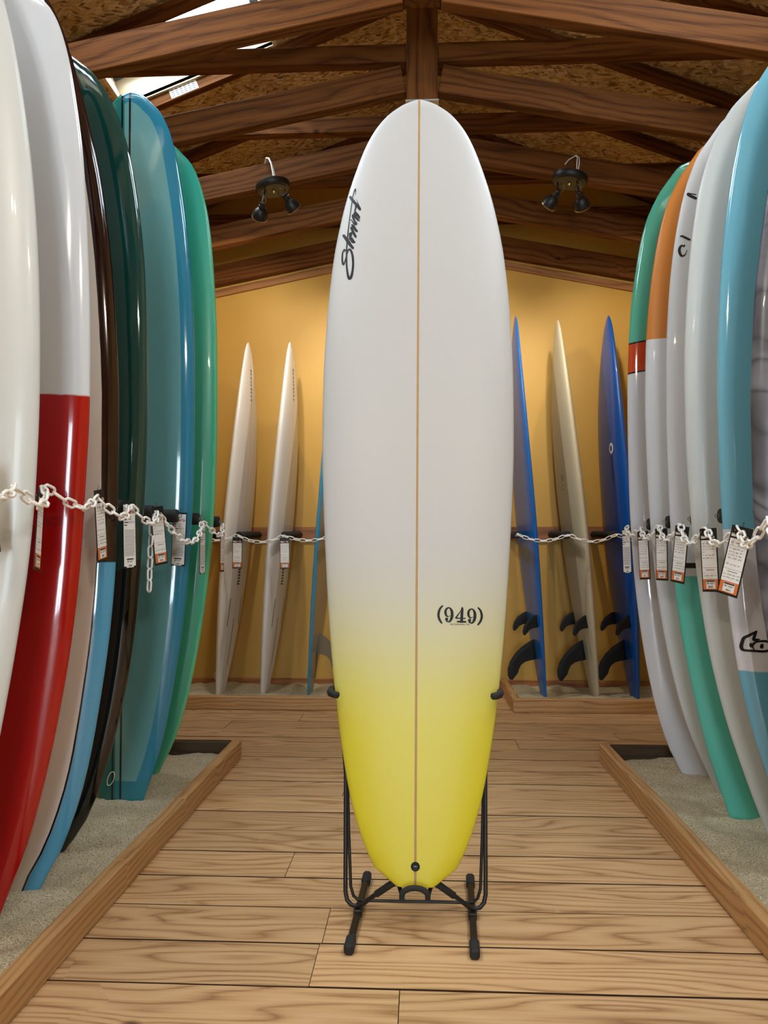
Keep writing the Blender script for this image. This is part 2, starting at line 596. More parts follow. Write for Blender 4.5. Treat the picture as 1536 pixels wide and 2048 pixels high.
def board_mat(name, base, zones=(), rough=0.15, coat=0.5, weave=0.0):
    """Resin-tinted surfboard skin; zones are colour fields in the board's own coordinates."""
    m, nt, b = new_mat(name)
    L = nt.links
    tc = N(nt, 'ShaderNodeTexCoord')
    sep = N(nt, 'ShaderNodeSeparateXYZ')
    L.new(tc.outputs['Object'], sep.inputs[0])
    X, Y, Z = sep.outputs
    at = N(nt, 'ShaderNodeAttribute')
    at.attribute_name = 'inset'      # metres in from the board's outline
    wob = N(nt, 'ShaderNodeTexNoise')
    wob.inputs['Scale'].default_value = 14.0
    L.new(tc.outputs['Object'], wob.inputs['Vector'])
    WZ = math_node(nt, 'ADD', Z, math_node(nt, 'MULTIPLY', math_node(nt, 'SUBTRACT', wob.outputs['Fac'], 0.5), 0.012))
    K = 0.80
    dim = lambda c: tuple(q * K for q in c[:3]) + (1,)
    base = dim(base)
    zones = [tuple(z[:-1]) + (dim(z[-1]),) for z in zones]
    col = base

    def step(v, edge, soft=0.0015):
        n = N(nt, 'ShaderNodeMapRange')
        n.interpolation_type = 'SMOOTHSTEP'
        n.inputs['From Min'].default_value = edge - soft
        n.inputs['From Max'].default_value = edge + soft
        L.new(v, n.inputs['Value'])
        return n.outputs[0]
    for z in zones:
        k = z[0]
        c = z[-1]
        if k == 'below':          # ('below', z0, slope, colour)
            f = math_node(nt, 'SUBTRACT', 1.0, step(math_node(nt, 'SUBTRACT', Z, math_node(nt, 'MULTIPLY', X, z[2])), z[1]))
        elif k == 'below_wavy':
            f = math_node(nt, 'SUBTRACT', 1.0, step(WZ, z[1], 0.003))
        elif k == 'above':
            f = step(math_node(nt, 'SUBTRACT', Z, math_node(nt, 'MULTIPLY', X, z[2])), z[1])
        elif k == 'band':         # ('band', z0, z1, slope, colour)
            zz = math_node(nt, 'SUBTRACT', Z, math_node(nt, 'MULTIPLY', X, z[3]))
            f = math_node(nt, 'MULTIPLY', step(zz, z[1]), math_node(nt, 'SUBTRACT', 1.0, step(zz, z[2])))
        elif k == 'rail':         # ('rail', r0, r1, zlo, zhi, colour)
            f = math_node(nt, 'MULTIPLY', step(at.outputs['Fac'], z[1], 0.001), math_node(nt, 'SUBTRACT', 1.0, step(at.outputs['Fac'], z[2], 0.001)))
            f = math_node(nt, 'MULTIPLY', f, math_node(nt, 'MULTIPLY', step(Z, z[3]), math_node(nt, 'SUBTRACT', 1.0, step(Z, z[4]))))
        elif k == 'line':         # ('line', x0, x1, colour)
            f = math_node(nt, 'MULTIPLY', step(X, z[1], 0.0006), math_node(nt, 'SUBTRACT', 1.0, step(X, z[2], 0.0006)))
        elif k == 'fade':         # ('fade', z_full, z_none, colour)
            n = N(nt, 'ShaderNodeMapRange')
            n.interpolation_type = 'SMOOTHSTEP'
            n.inputs['From Min'].default_value = z[1]
            n.inputs['From Max'].default_value = z[2]
            n.inputs['To Min'].default_value = 1.0
            n.inputs['To Max'].default_value = 0.0
            L.new(Z, n.inputs['Value'])
            f = n.outputs[0]
        elif k == 'swirl':
            n0 = N(nt, 'ShaderNodeTexNoise')
            n0.inputs['Scale'].default_value = 3.0
            n0.inputs['Detail'].default_value = 2.0
            n0.inputs['Distortion'].default_value = 1.2
            L.new(tc.outputs['Object'], n0.inputs['Vector'])
            pp = math_node(nt, 'PINGPONG', math_node(nt, 'MULTIPLY', n0.outputs['Fac'], 7.0), 0.5)
            f = math_node(nt, 'POWER', math_node(nt, 'SUBTRACT', 1.0, math_node(nt, 'MULTIPLY', pp, 2.0)), 2.2)
        elif k == 'cloud':
            n0 = N(nt, 'ShaderNodeTexNoise')
            n0.inputs['Scale'].default_value = 4.0
            n0.inputs['Distortion'].default_value = 1.5
            L.new(tc.outputs['Object'], n0.inputs['Vector'])
            f = step(n0.outputs['Fac'], 0.55, 0.2)
        col = mix_col(nt, f, col, c)
    if isinstance(col, tuple):
        col = mix_col(nt, math_node(nt, 'MULTIPLY', wob.outputs['Fac'], 0.06), col, tuple(c * 0.8 for c in col[:3]) + (1,))
    L.new(col, b.inputs['Base Color'])
    b.inputs['Roughness'].default_value = rough
    b.inputs['Coat Weight'].default_value = coat
    b.inputs['Coat Roughness'].default_value = 0.03
    return m


# ------------------------------------------------------------------ the room
def beam(name, p0, p1, wy, h, mat, parent=None, bev=0.003):
    """Timber from p0 to p1 (its lower edge), grain along local x."""
    p0, p1 = Vector(p0), Vector(p1)
    d = p1 - p0
    L = d.length
    o = MB().box(0, L, -wy / 2, wy / 2, 0, h, bev).build(name, mat, parent)
    x = d.normalized()
    z = Vector((0, 0, 1))
    z = (z - x * z.dot(x))
    if z.length < 1e-4:
        z = Vector((-1, 0, 0))
    z.normalize()
    y = z.cross(x)
    o.matrix_local = Matrix(((x.x, y.x, z.x, p0.x), (x.y, y.y, z.y, p0.y), (x.z, y.z, z.z, p0.z), (0, 0, 0, 1)))
    return o


# floor: slab below, boards on it
floor = struct(MB().box(-X_WALL, X_WALL, Y_FRONT, Y_BACK, -0.08, -0.024).build('floor', plain('subfloor', lin(46, 34, 24), 0.9)))
PL_W, PL_Y0 = 0.1955, 1.808
XL, XR = -0.870, 0.841            # aisle faces of the curbs
CURB_T, CURB_H = 0.045, 0.085
Y_PIT_END = 3.742
Y_BPIT = 4.84
SEAMS = {}


def plank(x0, x1, y0, y1):
    L = x1 - x0
    g = 0.003
    dz = random.uniform(-0.0008, 0.0008)
    o = MB().box(0, L, -(y1 - y0) / 2 + g, (y1 - y0) / 2 - g, -0.024, 0, 0.0).build('plank', M_DECK, floor)
    o.data.materials.append(M_GAP_SHADE)
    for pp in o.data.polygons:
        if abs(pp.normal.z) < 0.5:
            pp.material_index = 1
    o.location = (x0, (y0 + y1) / 2, dz)


fixed = {1.808 - 2 * PL_W: [-0.34], 1.808: [-0.26], 2.20: [], 2.395: [-0.42], 4.545: [-0.72]}
k = int(math.floor((Y_FRONT - PL_Y0) / PL_W))
while True:
    y0 = PL_Y0 + k * PL_W
    y1 = y0 + PL_W
    if y0 > Y_BACK - 0.01:
        break
    k += 1
    y0, y1 = max(y0, Y_FRONT), min(y1, Y_BACK)
    if y1 <= Y_PIT_END + 0.02:
        xa, xb = XL - 0.02, XR + 0.02
    else:
        xa, xb = -X_WALL, X_WALL
    cuts = []
    for fy, c in fixed.items():
        if abs(fy - y0) < 0.05:
            cuts = c
            break
    else:
        if random.random() < 0.45 or xb - xa > 3:
            cuts = [random.uniform(xa + 0.4, xb - 0.4)]
    if y1 - y0 < 0.03:
        continue
    ex = [xa] + sorted(cuts) + [xb]
    for a, b_ in zip(ex, ex[1:]):
        plank(a + 0.001, b_ - 0.001, y0, y1)

# walls
wall_back = struct(mesh_obj('wall_back',
                            [(x, y, z) for y in (Y_BACK, Y_BACK + 0.1) for x, z in ((-X_WALL - 0.1, -0.08), (X_WALL + 0.1, -0.08), (X_WALL + 0.1, roof_z(X_WALL + .1)), (0, ROOF_TOP), (-X_WALL - 0.1, roof_z(X_WALL + .1)))],
                            [(0, 1, 2, 3, 4), (9, 8, 7, 6, 5), (0, 5, 6, 1), (1, 6, 7, 2), (2, 7, 8, 3), (3, 8, 9, 4), (4, 9, 5, 0)], M_WALL))
for side, s in (('left', -1), ('right', 1)):
    xs = sorted((s * X_WALL, s * (X_WALL + 0.1)))
    struct(MB().box(xs[0], xs[1], Y_FRONT - 0.1, Y_BACK, -0.08, roof_z(X_WALL)).build('wall_' + side, M_WALL))
wf = MB()
zt = roof_z(X_WALL)
wf.box(-X_WALL, WIN[0], Y_FRONT - 0.1, Y_FRONT, -0.08, zt)
wf.box(WIN[1], X_WALL, Y_FRONT - 0.1, Y_FRONT, -0.08, zt)
wf.box(WIN[0], WIN[1], Y_FRONT - 0.1, Y_FRONT, -0.08, WIN[2])
wf.box(WIN[0], WIN[1], Y_FRONT - 0.1, Y_FRONT, WIN[3], zt)
wf.add([(-X_WALL, Y_FRONT, zt), (X_WALL, Y_FRONT, zt), (0, Y_FRONT, ROOF_TOP), (-X_WALL, Y_FRONT - .1, zt), (X_WALL, Y_FRONT - .1, zt), (0, Y_FRONT - .1, ROOF_TOP)],
       [(0, 2, 1), (3, 4, 5), (0, 1, 4, 3), (1, 2, 5, 4), (2, 0, 3, 5)])
struct(wf.build('wall_front', M_WALL_W))
w5 = struct(empty('window_%d' % (len(SEEN_AND_ADDED_SKYLIGHTS) + 1), (0, Y_FRONT - 0.05, WIN[2])))
fr = MB()
fr.box(WIN[0], WIN[0] + .06, -.04, .04, 0, WIN[3] - WIN[2])
fr.box(WIN[1] - .06, WIN[1], -.04, .04, 0, WIN[3] - WIN[2])
fr.box(WIN[0] + .06, WIN[1] - .06, -.04, .04, 0, .06)
fr.box(WIN[0] + .06, WIN[1] - .06, -.04, .04, WIN[3] - WIN[2] - .06, WIN[3] - WIN[2])
fr.box(-.03, .03, -.035, .035, .06, WIN[3] - WIN[2] - .06)
fr.build('window_frame', M_WALL_W, w5)
for a, b_ in ((WIN[0] + .06, -.03), (.03, WIN[1] - .06)):
    MB().box(a, b_, -.003, .003, .06, WIN[3] - WIN[2] - .06).build('pane', M_GLASS, w5)

bb = struct(MB().box(0, 2 * X_WALL, -0.018, 0, 0.0, 0.073, 0.003).build('baseboard_back', M_BASEB))
bb.location = (-X_WALL, Y_BACK, 0)

# roof: strand board sheets between the trusses
TRUSS_Y = [5.57 - 0.6225 * i for i in range(15)]
ceiling = struct(empty('ceiling', (0, 0, ROOF_TOP)))
bay = sorted(TRUSS_Y[:-1]) + [Y_BACK + 0.12]
bay = [Y_FRONT - 0.12] + bay


def osb(xa, xb, y0, y1):
    s = 1 if (xa + xb) > 0 else -1
    L = abs(xb - xa) / math.cos(ROOF_A)
    o = MB().box(0, L, 0, y1 - y0, 0, 0.02).build('strand_board_sheet', M_OSB, ceiling)
    # local x runs down the slope
    c, sn = math.cos(ROOF_A), math.sin(ROOF_A)
    x = Vector((s * c, 0, -sn))
    y = Vector((0, 1, 0))
    z = Vector((s * sn, 0, c))
    base = Vector((xa, y0, -ROOF_K * abs(xa)))
    o.matrix_local = Matrix(((x.x, y.x, z.x, base.x), (x.y, y.y, z.y, base.y), (x.z, y.z, z.z, base.z), (0, 0, 0, 1)))


for y0, y1 in zip(bay, bay[1:]):
    for s in (-1, 1):
        hit = [q for q in SEEN_AND_ADDED_SKYLIGHTS if q[2] > y0 - 0.01 and q[3] < y1 + 0.01 and (q[0] > 0) == (s > 0)]
        if hit:
            xa, xb, ya, yb = hit[0]
            osb(s * 0.0 + s * 1e-4, xa, y0, y1)
            osb(xb, s * (X_WALL + 0.12), y0, y1)
            osb(xa, xb, y0, ya)
            osb(xa, xb, yb, y1)
        else:
            osb(s * 1e-4, s * (X_WALL + 0.12), y0, y1)
MB().box(-0.06, 0.06, Y_FRONT - .12, Y_BACK + .12, 0.018, 0.05).build('ridge_board', M_BEAM, ceiling)

# skylights, the seen one and the added ones
for i, (xa, xb, y0, y1) in enumerate(SEEN_AND_ADDED_SKYLIGHTS):
    xm, ym = (xa + xb) / 2, (y0 + y1) / 2
    s = 1 if xm > 0 else -1
    w = struct(empty('window_%d' % (i + 1), (xm, ym, roof_z(xm))))  # window_1 is the seen skylight, the later ones here are added and unseen
    w.rotation_euler = (0, s * ROOF_A, 0)
    hl, hw, D = abs(xa - xb) / 2 / math.cos(ROOF_A), (y1 - y0) / 2, 0.16
    for nm, bx in (('reveal_board', (-hl, hl, hw, hw + .02, -.005, D)), ('reveal_board', (-hl, hl, -hw - .02, -hw, -.005, D)),
                   ('reveal_board', (hl, hl + .02, -hw - .02, hw + .02, -.005, D)), ('reveal_board', (-hl - .02, -hl, -hw - .02, hw + .02, -.005, D))):
        MB().box(*bx).build(nm, M_REVEAL, w)
    f = MB()
    t = 0.045
    f.box(-hl - .02, hl + .02, hw - t, hw + .02, D, D + .05).box(-hl - .02, hl + .02, -hw - .02, -hw + t, D, D + .05)
    f.box(-hl - .02, -hl + t, -hw + t, hw - t, D, D + .05).box(hl - t, hl + .02, -hw + t, hw - t, D, D + .05)
    f.build('window_frame', M_ALU, w)
    MB().box(-hl + t, hl - t, -hw + t, hw - t, D + .02, D + .026).build('pane', M_GLASS, w)

# trusses
truss_labels = {0: 'dark timber truss against the yellow back wall, farthest of the row',
                1: 'brown timber truss one before the back wall truss',
                2: 'brown timber truss that carries the two black spotlights',
                3: 'dark timber truss with thick king post above the tall centre board',
                4: 'dark timber truss crossing the very top of the picture, nearest'}
for i in list(range(6)) + [10]:
    ty = TRUSS_Y[i]
    t = empty('roof_truss', (0, ty, 2.9))
    tag(t, truss_labels.get(i, 'dark timber truss above the viewpoint, carrying the rear spotlights' if i == 10 else 'dark timber truss overhead, just out of the top of the picture'), 'roof truss', 'scissor trusses under the roof')
    zb = lambda x: 3.26 - 0.195 * abs(x) - 2.9
    wy = 0.062
    for s in (-1, 1):
        xi = -0.068 if s < 0 else 0.088
        if s < 0:
            beam('scissor_chord', (-X_WALL + .004, 0, zb(X_WALL)), (xi, 0, zb(xi)), wy, 0.142, M_BEAM, t)
            beam('tie_beam', (-1.70, 0, 0.50), (xi, 0, 0.50), wy, 0.094, M_BEAM, t)
            beam('rafter', (-X_WALL + .004, 0, 4.193 - ROOF_K * X_WALL - 2.9), (xi, 0, 4.193 - ROOF_K * .068 - 2.9), 0.05, 0.062, M_BEAM, t)
        else:
            beam('scissor_chord', (xi, 0, zb(xi)), (X_WALL - .004, 0, zb(X_WALL)), wy, 0.142, M_BEAM, t)
            beam('tie_beam', (xi, 0, 0.50), (1.70, 0, 0.50), wy, 0.094, M_BEAM, t)
            beam('rafter', (xi, 0, 4.193 - ROOF_K * .088 - 2.9), (X_WALL - .004, 0, 4.193 - ROOF_K * X_WALL - 2.9), 0.05, 0.062, M_BEAM, t)
    near = i >= 4
    kp = beam('king_post', (0.088, 0, 0.37 if near else 0.30), (0.088, 0, 1.315), 0.085, 0.154, M_BEAM, t)
    if not near:
        MB().box(-0.070, 0.092, -0.046, 0.046, 0.292, 0.2995).build('end_plate', M_PLATE, t)
    if i == 2:
        # printed glazing label on the rafter beside the skylight
        lb = empty('glazing_label', (-1.375, -0.0262, 4.193 - 2.9 - ROOF_K * 1.375 + 0.036), t)
        lb.rotation_euler = (0, -ROOF_A, 0)
        MB().box(-.085, .085, -.0006, 0.0004, -.026, .030).build('sticker', M_PAPER, lb)
        ln = MB()
        for r in range(4):
            for c in range(6):
                ln.box(-.075 + c * .026, -.075 + c * .026 + .017, -.0011, -.0007, .018 - r * .012, .022 - r * .012)
        ln.build('print', M_INK, lb)['kind'] = 'stuff'

# sloping wood strips where the back wall meets the truss
for n, s in ((1, -1), (2, 1)):
    a, b_ = (-X_WALL + .004, 0), (X_WALL - .004, 0)
    o = beam('trim_%d' % n, (s * (X_WALL - .004), Y_BACK - .012, 3.195 - 0.2 * X_WALL), (0, Y_BACK - .012, 3.195), 0.022, 0.055, M_TRIMW)
    struct(o)


# ------------------------------------------------------------------ sand beds and their curbs
def sand_patch(name, x0, x1, y0, y1, z, label, amp=0.02, res=0.022):
    nx, ny = int((x1 - x0) / res) + 1, int((y1 - y0) / res) + 1
    from mathutils import noise as mn
    v, f = [], []
    for j in range(ny + 1):
        for i in range(nx + 1):
            x, y = x0 + (x1 - x0) * i / nx, y0 + (y1 - y0) * j / ny
            h = mn.noise(Vector((x * 5, y * 5, 3.3))) * amp * .8 + mn.noise(Vector((x * 13, y * 17, 1.1))) * amp * 0.55 + mn.noise(Vector((x * 34, y * 38, 7))) * amp * .32
            v.append((x, y, z + h))
    for j in range(ny):
        for i in range(nx):
            a = j * (nx + 1) + i
            f.append((a, a + 1, a + nx + 2, a + nx + 1))
    o = mesh_obj(name, v, f, M_SAND, None, True)
    tag(o, label, 'sand', kind='stuff')
    return o


Y_PIT0 = -1.2
sand_patch('sand', -X_WALL, XL - CURB_T, Y_PIT0, Y_PIT_END - CURB_T, 0.030, 'pale grey sand bed under the left row of longboards')
sand_patch('sand', XR + CURB_T, X_WALL, Y_PIT0, Y_PIT_END - CURB_T, 0.030, 'pale grey sand bed under the right row of longboards')
sand_patch('sand', -X_WALL, -0.45 - CURB_T, Y_BPIT + CURB_T, Y_BACK - .018, 0.034, 'dark shaded sand under the white boards at the back wall', 0.02)
sand_patch('sand', 0.567 + CURB_T, X_WALL, Y_BPIT + CURB_T, Y_BACK - .018, 0.034, 'dark shaded sand under the finned boards at the back wall', 0.02)


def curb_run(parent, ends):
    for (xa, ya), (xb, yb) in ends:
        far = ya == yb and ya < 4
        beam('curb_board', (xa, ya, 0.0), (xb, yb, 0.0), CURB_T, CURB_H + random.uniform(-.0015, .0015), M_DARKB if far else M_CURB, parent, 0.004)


def frame(label, loc, runs):
    e = empty('sand_bed_frame', (0, 0, 0))
    tag(e, label, 'wooden frame', 'timber frames round the sand beds')
    curb_run(e, runs)


h = CURB_T / 2
frame('long timber curb round the left sand bed', None,
      [((XL - h, Y_PIT0), (XL - h, 0.95)), ((XL - h, 0.952), (XL - h, 2.29)), ((XL - h, 2.292), (XL - h, 2.86)), ((XL - h, 2.862), (XL - h, Y_PIT_END)),
       ((-X_WALL, Y_PIT_END - h), (XL - CURB_T - .002, Y_PIT_END - h))])
frame('long timber curb round the right sand bed', None,
      [((XR + h, Y_PIT0), (XR + h, 1.4)), ((XR + h, 1.402), (XR + h, Y_PIT_END)),
       ((XR + CURB_T + .002, Y_PIT_END - h), (X_WALL, Y_PIT_END - h))])
frame('low timber curb in front of the white boards at the back wall', None,
      [((-X_WALL, Y_BPIT + h), (-0.45, Y_BPIT + h)), ((-0.45 - h, Y_BPIT + CURB_T + .002), (-0.45 - h, Y_BACK - .018))])
frame('low timber curb in front of the finned boards at the back wall', None,
      [((0.567, Y_BPIT + h), (X_WALL, Y_BPIT + h)), ((0.567 + h, Y_BPIT + CURB_T + .002), (0.567 + h, Y_BACK - .018))])


# ------------------------------------------------------------------ racks: rail on the wall with foam covered pegs
def peg(parent, p_wall, p_end):
    a, b_ = Vector(p_wall), Vector(p_end)
    d = (b_ - a).normalized()
    L = (b_ - a).length
    e = empty('peg', a, parent)
    MB().tube([(0, 0, 0), d * (L - .012)], 0.011, 10).build('dowel', M_RAIL, e)
    auto_smooth(MB().lathe([(.012, 0), (.0235, .001), (.0245, .006), (.0245, L - .03 - .006), (.0225, L - .03), (.012, L - .03)], 18, d * 0.026, d).build('foam_sleeve', M_FOAM, e))
    ring = [Vector((0, 0, 0)) + d * (L + .004) + Vector((.0065 * math.cos(q) * abs(d.y) + d.x * .0065 * math.cos(q), d.y * .0065 * math.cos(q) * 0, .0065 * math.sin(q))) for q in [k * 2 * math.pi / 12 for k in range(12)]]
    MB().tube(ring, .0017, 5, closed=True).build('eye_screw', M_METAL, e)
    return e


L_ROW = {'L1': 1.76, 'L2': 2.0, 'L3': 2.23, 'L4': 2.5, 'L5': 3.04, 'L6': 3.35}
rk = empty('board_rack', (-X_WALL + .012, 2.3, 1.12))
tag(rk, 'wooden rack rail with black foam pegs behind the left longboards', 'board rack')
beam('rail', (0, -1.3, -.047), (0, 1.35, -.047), 0.024, 0.095, M_RAIL, rk)
for y in (1.60, 1.84, 2.075, 2.305, 2.575, 2.84, 3.115, 3.43):
    peg(rk, (0.012, y - 2.3, 0), ((-0.905 if y > 2.2 else -0.95) + X_WALL - .012, y - 2.3, 0.01))
rk = empty('board_rack', (X_WALL - .012, 2.8, 1.10))
tag(rk, 'wooden rack rail with black foam pegs behind the right longboards', 'board rack')
beam('rail', (0, -1.0, -.047), (0, .85, -.047), 0.024, 0.095, M_RAIL, rk)
for y in (3.535, 3.275, 3.025, 2.745, 2.495, 2.215):
    peg(rk, (-0.012, y - 2.8, 0), (0.945 - X_WALL + .012, y - 2.8, 0.01))
rk = empty('board_rack', (0, Y_BACK - .014, 1.123))
tag(rk, 'wooden rail with foam pegs across the yellow back wall', 'board rack')
o = beam('rail', (-X_WALL, 0, -.047), (X_WALL, 0, -.047), 0.028, 0.095, M_RAIL, rk)
for x in (-1.48, -1.182, -.883, -.57, .61, .932, 1.232, 1.52):
    peg(rk, (x, -.014, -.008), (x, 4.945 - Y_BACK + .014, -.025))

# ------------------------------------------------------------------ surfboards
def pchip(xs, ys):
    xs, ys = np.array(xs, float), np.array(ys, float)
    h = np.diff(xs)
    d = np.diff(ys) / h
    m = np.zeros(len(xs))
    m[0], m[-1] = d[0], d[-1]
    for i in range(1, len(xs) - 1):
        if d[i - 1] * d[i] > 0:
            w1, w2 = 2 * h[i] + h[i - 1], h[i] + 2 * h[i - 1]
            m[i] = (w1 + w2) / (w1 / d[i - 1] + w2 / d[i])

    def ev(x):
        i = int(min(max(np.searchsorted(xs, x) - 1, 0), len(xs) - 2))
        t = (x - xs[i]) / h[i]
        return ((1 + 2 * t) * (1 - t) ** 2 * ys[i] + t * (1 - t) ** 2 * h[i] * m[i] + t * t * (3 - 2 * t) * ys[i + 1] + t * t * (t - 1) * h[i] * m[i + 1])
    return ev, m


class Board:
    def __init__(self, table, thick=0.078, rock_n=0.05, rock_t=0.025, nose_e=0.5, zn=None, z0=None, sx=3.2, flip=False, tail_th=0.35):
        zs, ws = [p[0] for p in table], [p[1] for p in table]
        self.ev, m = pchip(zs, ws)
        self.zl, self.hl = zs[-1], ws[-1]
        sl = abs((ws[-1] - ws[-2]) / (zs[-1] - zs[-2])) * 1.15
        self.zn = zn or self.zl + min(0.25, self.hl * nose_e / max(sl, 0.2))
        self.ne = nose_e
        self.z0 = zs[0] if z0 is None else z0
        self.thick, self.rn, self.rt, self.sx, self.tt = thick, rock_n, rock_t, sx, tail_th
        self.flip = flip

    def hw(self, z):
        if z <= self.zl:
            return float(self.ev(max(z, self.z0)))
        return self.hl * max(0.0, (self.zn - z) / (self.zn - self.zl)) ** self.ne

    def half_t(self, z):
        t = (z - self.z0) / (self.zn - self.z0)
        k = 1 - 0.72 * max(0, (t - .5) / .5) ** 2.2 if t > .5 else 1 - (1 - self.tt) * ((.5 - t) / .5) ** 2.4
        return self.thick * 0.5 * k * min(1.0, (self.hw(z) / 0.07) ** 0.6 if z > self.zl else 1.0)

    def rock(self, z):
        t = (z - self.z0) / (self.zn - self.z0)
        r = 0.0
        if t > .5:
            r = self.rn * ((t - .5) / .5) ** 2.6
        if t < .4:
            r = self.rt * ((.4 - t) / .4) ** 2
        return -r

    def deck(self, x, z, off=0.0007):
        """Point on the deck side (-y)."""
        w = max(self.hw(z), 1e-4)
        q = min(abs(x) / w, 0.999)
        return (x, self.rock(z) - self.half_t(z) * 1.1 * (1 - q ** self.sx) ** 0.5 - off, z)

    def bottom(self, x, z, off=0.0007):
        w = max(self.hw(z), 1e-4)
        q = min(abs(x) / w, 0.999)
        return (x, self.rock(z) + self.half_t(z) * 0.9 * (1 - q ** self.sx) ** 0.5 + off, z)

    def build(self, name, mat, parent=None, nz=72, seg=36):
        verts, faces, rail = [], [], []
        for i in range(nz + 1):
            s = i / nz
            t = 0.45 * s + 0.55 * (1 - (1 - s) ** 2.2)
            if i == nz:
                t = 0.99995
            z = self.z0 + (self.zn - self.z0) * t
            w, ht, r = self.hw(z), self.half_t(z), self.rock(z)
            for k in range(seg):
                a = 2 * math.pi * k / seg
                c, sn = math.cos(a), math.sin(a)
                q = abs(c) ** (2 / self.sx)
                x = w * math.copysign(q, c)
                y = ht * sn * (1.1 if sn < 0 else 0.9)
                verts.append((x, r + y, z))
                rail.append(q)
        for i in range(nz):
            for k in range(seg):
                k2 = (k + 1) % seg
                faces.append((i * seg + k, i * seg + k2, (i + 1) * seg + k2, (i + 1) * seg + k))
        faces.append(tuple(reversed(range(seg))))
        faces.append(tuple(nz * seg + k for k in range(seg)))
        o = mesh_obj(name, verts, faces, mat, parent, True)
        zz = np.concatenate([np.linspace(self.z0, self.zl, 160), self.zn - (self.zn - self.zl) * np.linspace(1, 0, 40) ** 2])
        ww = np.array([self.hw(z) for z in zz])
        ol = np.concatenate([np.stack([ww, zz], 1), np.stack([-ww, zz], 1)])
        pv = np.array([(a[0], a[2]) for a in verts])
        ins = np.min(np.hypot(pv[:, None, 0] - ol[None, :, 0], pv[:, None, 1] - ol[None, :, 1]), axis=1)
        at = o.data.attributes.new('inset', 'FLOAT', 'POINT')
        at.data.foreach_set('value', ins.astype(np.float32))
        o.data.polygons[len(faces) - 2].use_smooth = False
        o.data.set_sharp_from_angle(angle=math.radians(50))
        return o


